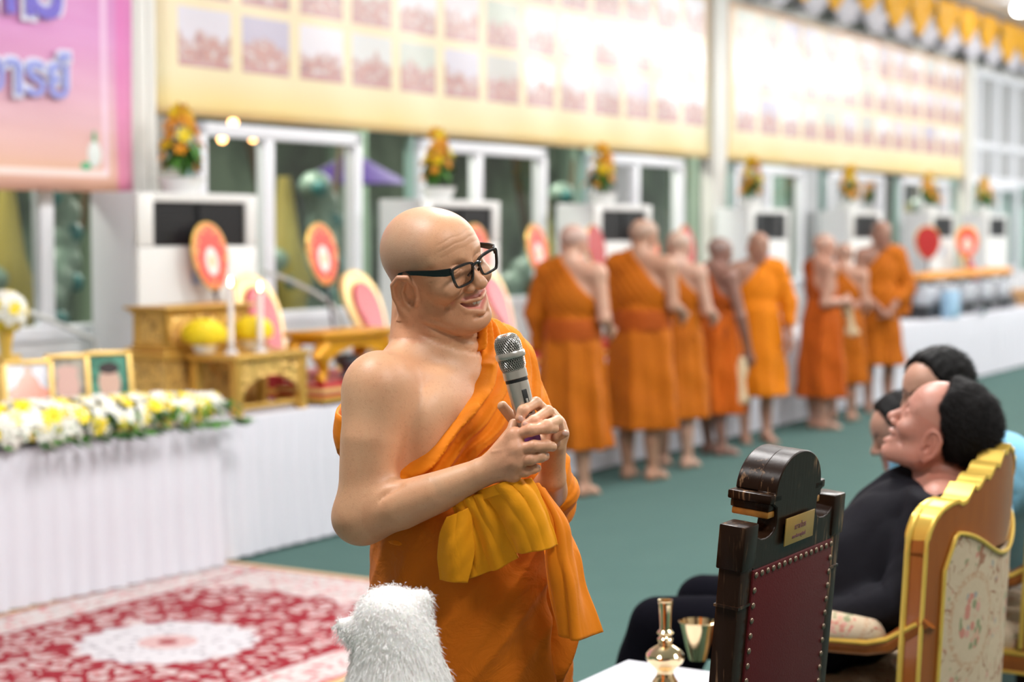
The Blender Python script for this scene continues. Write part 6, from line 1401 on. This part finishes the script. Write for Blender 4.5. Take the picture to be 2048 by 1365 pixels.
armchair('gilded walnut armchair with floral tapestry back, holding the man in black', 1.32, .044)
armchair('gilded tapestry armchair cut by the right edge, under the man in the light blue shirt', 2.32)
# side table with cloth, vessel, bowl, crumpled bag
r = thing('side_table', 'low white-clothed side table between dark chair and gilded armchair', 'table', Cw(.62, .12), math.radians(ANG))
b = MB(); b.box((0, 0, .53), (.50, .64, .55), bev=.006); b.box((.0, .635, .30), (.50, .645, .545)); b.box((-.008, 0, .30), (.0, .64, .545)); b.build('cloth_cover', CLOTHW, r)
for x in (.03, .43):
    for y in (.03, .57): MB().box((x, y, 0), (x+.04, y+.04, .53)).build('leg', EBONY, r)
BRASS = mat('polished_brass', (.93, .72, .42, 1), .09, 1.0, var=.05, vscale=4)
p = G(1330, 1388, .55); r = thing('brass_vessel', 'polished brass water-pouring vessel with tall flared neck on the white table', 'vessel', (p.x, p.y, .55)); 
pr = [(.001, 0), (.037, 0), (.037, .006), (.03, .016), (.034, .024), (.031, .032), (.024, .042), (.0205, .052), (.0215, .058), (.030, .068), (.042, .078), (.0475, .089), (.0465, .099), (.038, .109), (.026, .117), (.0175, .122), (.0155, .128), (.019, .132), (.0195, .137), (.0155, .141), (.0135, .145), (.0185, .149), (.0195, .154), (.0165, .158), (.0135, .161), (.0132, .17), (.0145, .195), (.0165, .222), (.0178, .226), (.0172, .229), (.0185, .232), (.0175, .234), (.0155, .232), (.012, .17), (.001, .165)]
pr = [(a, z*.99) for a, z in pr]; MB().lathe([(a, z) for a, z in pr], n=48).build('body', BRASS, r)
kn = MB()
for i in range(26): a = 2*PI*i/26; kn.ball((math.cos(a)*.0185, math.sin(a)*.0185, .1505), .0022, 6)
tag(kn.build('beaded_ring', BRASS, r), kind='stuff')
p = G(1398, 1328, .55); r = thing('brass_bowl', 'brass conical bowl behind the vessel, partly hidden by the dark chair', 'bowl', (p.x, p.y+.04, .55)); MB().lathe([(.001, 0), (.022, 0), (.024, .006), (.034, .04), (.044, .085), (.048, .098), (.0495, .102), (.047, .103), (.042, .085), (.02, .012), (.001, .01)], n=40).build('body', BRASS, r)
p = Cw(.98, .24, .55); r = thing('plastic_bag', 'crumpled clear plastic packet with a blue mark at the bottom edge', 'bag', p)
S = Sdf(); rg = np.random.default_rng(2)
for i in range(12): S.ell(rg.normal(size=3)*(.035, .03, .015)+(0, 0, .035), (.03, .022, .02), R=rot(*(rg.random(3)*90)), k=.004)
S.fn(lambda x, y, z, D: D-.004*wav(x, y, z, 3, 120, 6), (-.2, -.2, -.1), (.2, .2, .2), k=0, mode='post'); S.fn(lambda x, y, z: -z+0*x+0*y, (-.2, -.2, -.05), (.2, .2, .02), k=.002, mode='and')
me = sdf_mesh('wrapper', S, .005); me.shade_flat(); link('wrapper', me, r, mat('clear_film', (.72, .73, .78, 1), .12, var=.1)); MB().ball((.01, -.04, .05), .012, 8, (1.4, .4, .5)).build('blue_mark', mat('blue_print', (.03, .25, .75, 1), .3), r)
p = Cw(.90, .33, .55)

# ---------------- seated guests
def seated(label, origin_px, joints, Rh, hc, hs, tone, shirt, trousers, hair_kw, coll=None, sleeve_end=.9, detail=2, closed=False, smile=True, tint=None, fine_h=.0035, torso_r=(.17, .125), inf=.012, extra=None, long_sleeve=True, seed=0, noseat=False):
    o = origin_px; root = person(label, (o[0], o[1], 0), 0)
    J = {k: np.array(v)-np.array((o[0], o[1], 0)) for k, v in joints.items()}; hc = np.array(hc)-np.array((o[0], o[1], 0))
    def body(S, e=0, arms=True, legs=True, neck=True, torso=True):
        if torso:
            S.cap(J['hip'], J['waist'], .155+e, .14+e, k=.05); S.cap(J['waist'], J['chest'], .14+e, .15+e, k=.06)
            S.cap(J['shR'], J['shL'], .062+e, .062+e, k=.06); up = (J['neck']-J['chest']); S.cap(J['chest'], J['neck']-up*.25, .12+e, .07+e, k=.05)
            for s in 'RL': S.chain([J['sh'+s]*.75+J['neck']*.25, J['neck']], [.055+e, .058+e], k=.03)
        if arms:
            for s in 'RL': S.chain([J['sh'+s], J['el'+s], J['el'+s]*.6+J['wr'+s]*.4, J['wr'+s]], [.058+e, .045+e, .042+e, .03+e], k=.03)
        if legs:
            for s in 'RL': S.chain([J['hip'+s] if 'hip'+s in J else J['hip'], J['kn'+s], J['an'+s]], [.09+e, .066+e, .045+e], k=.04)
    S = Sdf(); body(S, 0)
    S.cap(J['neck']-.2*(hc-J['neck']), hc+Rh@np.array((0, -.02, -.05))*hs, .062, .058, k=.03); S.cap(J['neck'], hc+Rh@np.array((0, .025, -.08))*hs, .036, .034, k=.04)
    S.push(Rh, hc, hs); head_ops(S, detail, smile, closed, 1.08); S.pop()
    for s in 'RL':
        d = J['wr'+s]-J['el'+s]; far_hand(S, J['wr'+s], d, (0, .1, -1), None, .35, 1 if s == 'R' else -1, .0088)
        a = J['an'+s]; fd = J.get('fd', np.array((-.85, .5, 0))); ya = math.degrees(math.atan2(fd[1], fd[0]))-90; feet_ops(S, (a[0], a[1]), ya, False)
    tone = np.array(tone)
    def color(V):
        C = np.ones((len(V), 4), np.float32); C[:, :3] = tone; return head_tint(V, C, Rh, hc, tone, 0, 1.0, tuple(tone*np.array((1.05, .65, .7))), eyes=not closed)
    fine = [(hc-.15*hs, hc+.15*hs, fine_h)]
    link('body', sdf_mesh('body', S, .011, fine, color), root, SKIN)
    # upper garment
    U = Sdf(); body(U, inf, legs=False)
    nd = (hc-J['neck']); nd = nd/np.linalg.norm(nd); cn = J['neck']+nd*.005
    def neckcut(x, y, z): return ((x-cn[0])*nd[0]+(y-cn[1])*nd[1]+(z-cn[2])*nd[2])
    U.fn(neckcut, cn-.16, cn+.2, k=.012, mode='and')
    if extra == 'jacket':
        ax = [v for v in (J['neck']+(J['chest']-J['neck'])*.0,)]
        q = J['neck']-nd*.01; e1 = np.cross(nd, (0, 0, 1)); e1 /= np.linalg.norm(e1); e2 = np.cross(nd, e1)
        U.chain([q+.066*(e1*math.cos(a)+e2*math.sin(a))+nd*.006*math.cos(a*2) for a in np.linspace(0, 6.283, 17)], [.013]*17, k=.012)
        ff = (J['knL']+J['knR'])/2-J['hip']; ff /= np.linalg.norm(ff); up_ = J['chest']-J['waist']; up_ /= np.linalg.norm(up_); ff -= up_*(ff@up_); ff /= np.linalg.norm(ff)
        lf = np.cross(up_, ff)
        for so in (-1, 1):
            p0_ = J['neck']+ff*.05+lf*so*.045; p1_ = J['chest']+ff*.15+lf*so*.035; p2_ = J['waist']+ff*.155+lf*so*.008; U.chain([p0_, (p0_+p1_)/2+ff*.012, p1_, p2_], [.014, .016, .014, .008], k=.01)
    if not long_sleeve:
        for s in 'RL': m = J['sh'+s]*.35+J['el'+s]*.65; U.chain([J['el'+s], J['wr'+s]], [.075, .06], k=.004, sub=True)
    lp = U.ops[0][1]-.2, U.ops[0][2]+.9
    def fp(x, y, z, D): return D-.010*wav(x, y, z, seed+21, 17, 5)-.011*np.abs(wav(x, y, z, seed+22, 26, 4))
    U.fn(fp, J['chest']-.9, J['chest']+.9, k=0, mode='post')
    link('shirt' if extra != 'jacket' else 'jacket', sdf_mesh('garment', U, .0075), root, shirt)
    T = Sdf(); body(T, .014, arms=False, torso=False); T.cap(J['hip'], J['hip']*.7+J['waist']*.3, .165, .15, k=.03); T.fn(lambda x, y, z, D: D-.006*wav(x, y, z, seed+31, 22, 5), J['hip']-1.2, J['hip']+1.2, k=0, mode='post')
    T.fn(lambda x, y, z: .10-z+0*x+0*y, J['hip']-1.2, J['hip']+1.2, k=.005, mode='and')
    link('trousers', sdf_mesh('trousers', T, .012), root, trousers)
    if hair_kw is not None: hair_mesh('hair', root, Rh, hc, hs, **hair_kw)
    return root, J, hc
def Rlook(az, pitch, roll):
    """az: compass of the face in degrees (0 = away from camera +Y, 90 = screen left)"""
    return rot(z=az) @ rot(x=pitch) @ rot(y=roll)
v3 = lambda p: (p.x, p.y, p.z)
# man in black
oc = Cw(1.60, .28)
J = dict(hip=v3(Cw(1.60, .33, .655)), waist=v3(Cw(1.59, .27, .74)), chest=v3(P(1810, 1080, 4.67)), neck=v3(P(1888, 958, 4.64)), shL=v3(P(1882, 1016, 4.50)), shR=v3(P(1832, 1000, 4.85)),
         elL=v3(P(1800, 1205, 4.46)), wrL=v3(P(1655, 1236, 4.58)), elR=v3(P(1705, 1190, 4.92)), wrR=v3(P(1600, 1240, 4.62)), hipL=v3(Cw(1.49, .36, .585)), hipR=v3(Cw(1.73, .36, .585)), knL=v3(Cw(1.46, .84, .57)), knR=v3(Cw(1.76, .84, .58)), anL=v3(Cw(1.44, 1.02, .08)), anR=v3(Cw(1.78, 1.04, .08)))
RhB = Rlook(72, 27, -4); hcB = v3(P(1889, 852, 4.62))
seated('middle-aged man in black jacket laughing, head tilted back, in the gilded armchair', (oc.x, oc.y), J, RhB, hcB, 1.15, (.46, .22, .165), BLACK_CLOTH, DARK_TROUSER, dict(m=HAIRG, line=.028, sidez=-.045, thick=.008, seed=3, h=.0028, strands=26000), extra='jacket', detail=2, closed=True, smile=True, fine_h=.003, seed=3)
# man in light blue shirt and glasses
oc = Cw(2.66, .25)
J = dict(hip=v3(Cw(2.62, .28, .655)), waist=v3(Cw(2.58, .26, .76)), chest=v3(Cw(2.5, .20, .90)), neck=v3(P(1888, 862, 5.22)), shL=v3(P(1955, 905, 5.03)), shR=v3(P(1832, 905, 5.45)), elL=v3(P(1985, 1060, 4.98)), wrL=v3(P(1850, 1150, 5.15)), elR=v3(P(1800, 1010, 5.5)), wrR=v3(P(1720, 1080, 5.4)),
         hipL=v3(Cw(2.52, .30, .585)), hipR=v3(Cw(2.76, .30, .585)), knL=v3(Cw(2.48, .74, .55)), knR=v3(Cw(2.8, .74, .55)), anL=v3(Cw(2.48, .80, .08)), anR=v3(Cw(2.8, .80, .08)))
RhG = Rlook(118, -8, 2); hcG = P(1872, 778, 5.2)
rt, J2, hcl = seated('man with rectangular glasses and light blue shirt seated behind the man in black', (oc.x, oc.y), J, RhG, v3(hcG), 1.02, (.48, .28, .2), BLUE_CLOTH, DARK_TROUSER, dict(m=HAIR, line=.052, sidez=-.03, thick=.010, seed=6, h=.0035, strands=9000), detail=2, closed=True, fine_h=.0035, seed=6, long_sleeve=False)
HMg = Matrix.Translation(Vector(hcl)) @ Matrix(RhG.tolist()).to_4x4() @ Matrix.Scale(1.02, 4)
g = thing('spectacles', None, None); g.parent = rt; g.matrix_local = HMg; b = MB()
for s in (-1, 1):
    pts = [(s*x, .104-.3*max(0, x-.03), z) for x, z in ((.01, .008), (.052, .010), (.056, -.002), (.048, -.022), (.016, -.022), (.01, .008))]; b.tube(pts, .0016, 6); b.tube([(s*.053, .099, .006), (s*.078, .06, .006), (s*.083, -.01, .004)], .0016, 6)
b.tube([(-.01, .106, .003), (.01, .106, .003)], .0016, 6); b.build('frame', mat('gunmetal_wire', (.05, .045, .04, 1), .3, .6), g)
# third man leaning forward
Cx = lambda t, k, z=0: Cw(t+.13, k, z)
oc = Cx(3.15, .30)
J = dict(hip=v3(Cx(3.15, .25, .65)), waist=v3(Cx(3.15, .36, .72)), chest=v3(Cx(3.15, .48, .80)), neck=v3(P(1822, 905, 5.85)), shL=v3(Cx(2.97, .52, .93)), shR=v3(Cx(3.33, .52, .93)), elL=v3(Cx(2.90, .62, .68)), wrL=v3(Cx(2.98, .80, .60)), elR=v3(Cx(3.40, .62, .68)), wrR=v3(Cx(3.30, .82, .60)),
         hipL=v3(Cx(3.03, .28, .56)), hipR=v3(Cx(3.27, .28, .56)), knL=v3(Cx(3.0, .70, .54)), knR=v3(Cx(3.3, .70, .54)), anL=v3(Cx(3.0, .74, .08)), anR=v3(Cx(3.3, .74, .08)))
RhT = Rlook(92, -22, 0); hcT = P(1803, 858, 5.8)
seated('black-haired man leaning forward in light blue, peeking left of the laughing man\'s face', (oc.x, oc.y), J, RhT, v3(hcT), 1.0, (.38, .21, .15), BLUE_CLOTH, DARK_TROUSER, dict(m=HAIR, line=.05, sidez=-.03, thick=.012, seed=8, h=.004, strands=7000), detail=1, closed=False, fine_h=.004, seed=8, long_sleeve=False)
# person in purple
Cx = lambda t, k, z=0: Cw(t+.30, k, z)
oc = Cx(3.75, .2)
J = dict(hip=v3(Cx(3.75, .15, .65)), waist=v3(Cx(3.75, .12, .72)), chest=v3(Cx(3.75, .08, .92)), neck=v3(Cx(3.75, .05, 1.12)), shL=v3(Cx(3.58, .04, 1.05)), shR=v3(Cx(3.92, .04, 1.05)), elL=v3(P(2008, 985, 6.25)), wrL=v3(Cx(3.6, .42, .68)), elR=v3(Cx(4.0, .1, .75)), wrR=v3(Cx(3.85, .35, .66)),
         hipL=v3(Cx(3.63, .2, .57)), hipR=v3(Cx(3.87, .2, .57)), knL=v3(Cx(3.6, .64, .55)), knR=v3(Cx(3.9, .64, .55)), anL=v3(Cx(3.6, .66, .08)), anR=v3(Cx(3.9, .66, .08)))
seated('person in purple short-sleeved shirt, only a shoulder showing at the right edge', (oc.x, oc.y), J, Rlook(65, 0, 0), v3(Cx(3.75, .06, 1.27)), 1.0, (.50, .28, .20), PURPLE_CLOTH, DARK_TROUSER, dict(m=HAIR, line=.05, sidez=-.06, thick=.016, seed=9, h=.006), detail=1, fine_h=.006, seed=9, long_sleeve=False)
def bench_chair(label, t0):
    r = thing('guest_chair', label, 'chair', Cw(t0, -.12), math.radians(ANG), 'plain guest chairs'); m = mat('beige_upholstery', (.55, .50, .42, 1), .8)
    MB().box((0, 0, .42), (.5, .5, .48), bev=.02).build('seat', m, r); MB().box((0, -.06, .45), (.5, -.01, .84), bev=.02).build('backrest', m, r); MB().box((0, -.07, .84), (.5, 0, .87), bev=.01).build('top_rail', GOLDB, r)
    for x in (0, .46):
        for y in (0, .46): MB().box((x, y, 0), (x+.04, y+.04, .42)).build('leg', EBONY, r)
bench_chair('beige chair with gold rail under the leaning man', 3.04); bench_chair('beige chair with gold top rail behind the person in purple', 3.82)

# ---------------- white dog
sp = P(790, 1365, 2.9); r = thing('white_dog', 'white fluffy dog sitting with its back to the camera in front of the monk', 'dog', (sp.x, 2.9, .474), 0)
S = Sdf(); hz = 1.02-.474
S.ell((0, .0, .20), (.15, .17, .21), k=.04); S.ell((.005, .02, .38), (.095, .10, .14), k=.05); S.ell((-.005, .03, hz-.02), (.066, .072, .062), k=.05); S.cap((-.015, .09, hz-.03), (-.02, .16, hz-.045), .035, .022, k=.03)
S.ell((-.012, .02, hz+.022), (.045, .05, .035), k=.03)
for s, (ex, ez, ry) in ((-1, (-.078, hz-.016, -50)), (1, (.040, hz+.030, 26))): S.ell((ex, .02, ez), (.020, .012, .028), R=rot(y=ry), k=.02)
for s in (-1, 1): S.chain([(s*.08, .12, .3), (s*.07, .16, .12), (s*.07, .17, .03)], [.05, .035, .03], k=.03); S.ell((s*.13, .02, .08), (.06, .12, .08), k=.03); S.cap((s*.07, .17, .025), (s*.07, .21, .02), .028, .024, k=.02)
S.chain([(0, -.15, .08), (.06, -.22, .05), (.16, -.2, .05)], [.05, .045, .03], k=.03)
dm = sdf_mesh('fur_coat', S, .008); DOGM = mat('white_fur', (.94, .93, .92, 1), .7, var=.04, Subsurface_Weight=.15); dg = link('body', dm, r, DOGM)
# fur: short tufts grown over the body, joined into one part
nV = len(dm.vertices); co = np.empty(nV*3); dm.vertices.foreach_get('co', co); co = co.reshape(-1, 3); no = np.empty(nV*3); dm.vertices.foreach_get('normal', no); no = no.reshape(-1, 3)
rg = np.random.default_rng(1); sel = rg.integers(0, nV, 150000); c = co[sel]+rg.normal(size=(150000, 3))*.003; n = no[sel]
c = c; d = n*.30+np.array((0, 0, -.85))+rg.normal(size=n.shape)*.2; d /= np.linalg.norm(d, axis=1, keepdims=True); hd = np.clip((c[:, 2]-(hz-.08))/.05, 0, 1)[:, None]
d = d*(1-hd)+(n*.5+np.array((0, 0, -.45))+rg.normal(size=n.shape)*.25)*hd; ln = (.020-.010*hd[:, 0])*(.6+.6*rg.random(150000)); sdv = np.cross(d, rg.normal(size=d.shape)); sdv /= np.linalg.norm(sdv, axis=1, keepdims=True)
A = c+sdv*.0006; B = c-sdv*.0006; T = c+d*ln[:, None]+np.array((0, 0, -.15))*ln[:, None]*.4; V = np.stack([A, B, T], 1).reshape(-1, 3); me = npmesh('fur', V, np.arange(len(V)).reshape(-1, 3))
FUR = mat('white_fur_hair', (.97, .96, .95, 1), .6, var=.02); o = tag(link('fur', me, r, FUR), kind='stuff')
b = MB(); b.ball((-.022, .18, hz-.045), .012, 10); b.build('nose', bpy.data.materials['black_rubber'], r)
b = MB()
for s in (-1, 1): MB().ball((-.015+s*.032, .095, hz+.005), .009, 10).build('eye', bpy.data.materials['black_rubber'], r)
r = thing('round_stool', 'low round stool with beige seat under the dog', 'stool', (sp.x, 2.92, 0)); MB().lathe([(.001, .46), (.2, .46), (.215, .44), (.215, .41), (.2, .40), (.001, .40)], n=30).build('seat', mat('beige_upholstery', (.5, .4, .3, 1), .8), r)
for i in range(4): a = PI/4+i*PI/2; MB().cyl((math.cos(a)*.15, math.sin(a)*.15, .4), (math.cos(a)*.18, math.sin(a)*.18, 0), .018, n=10).build('leg', EBONY, r)
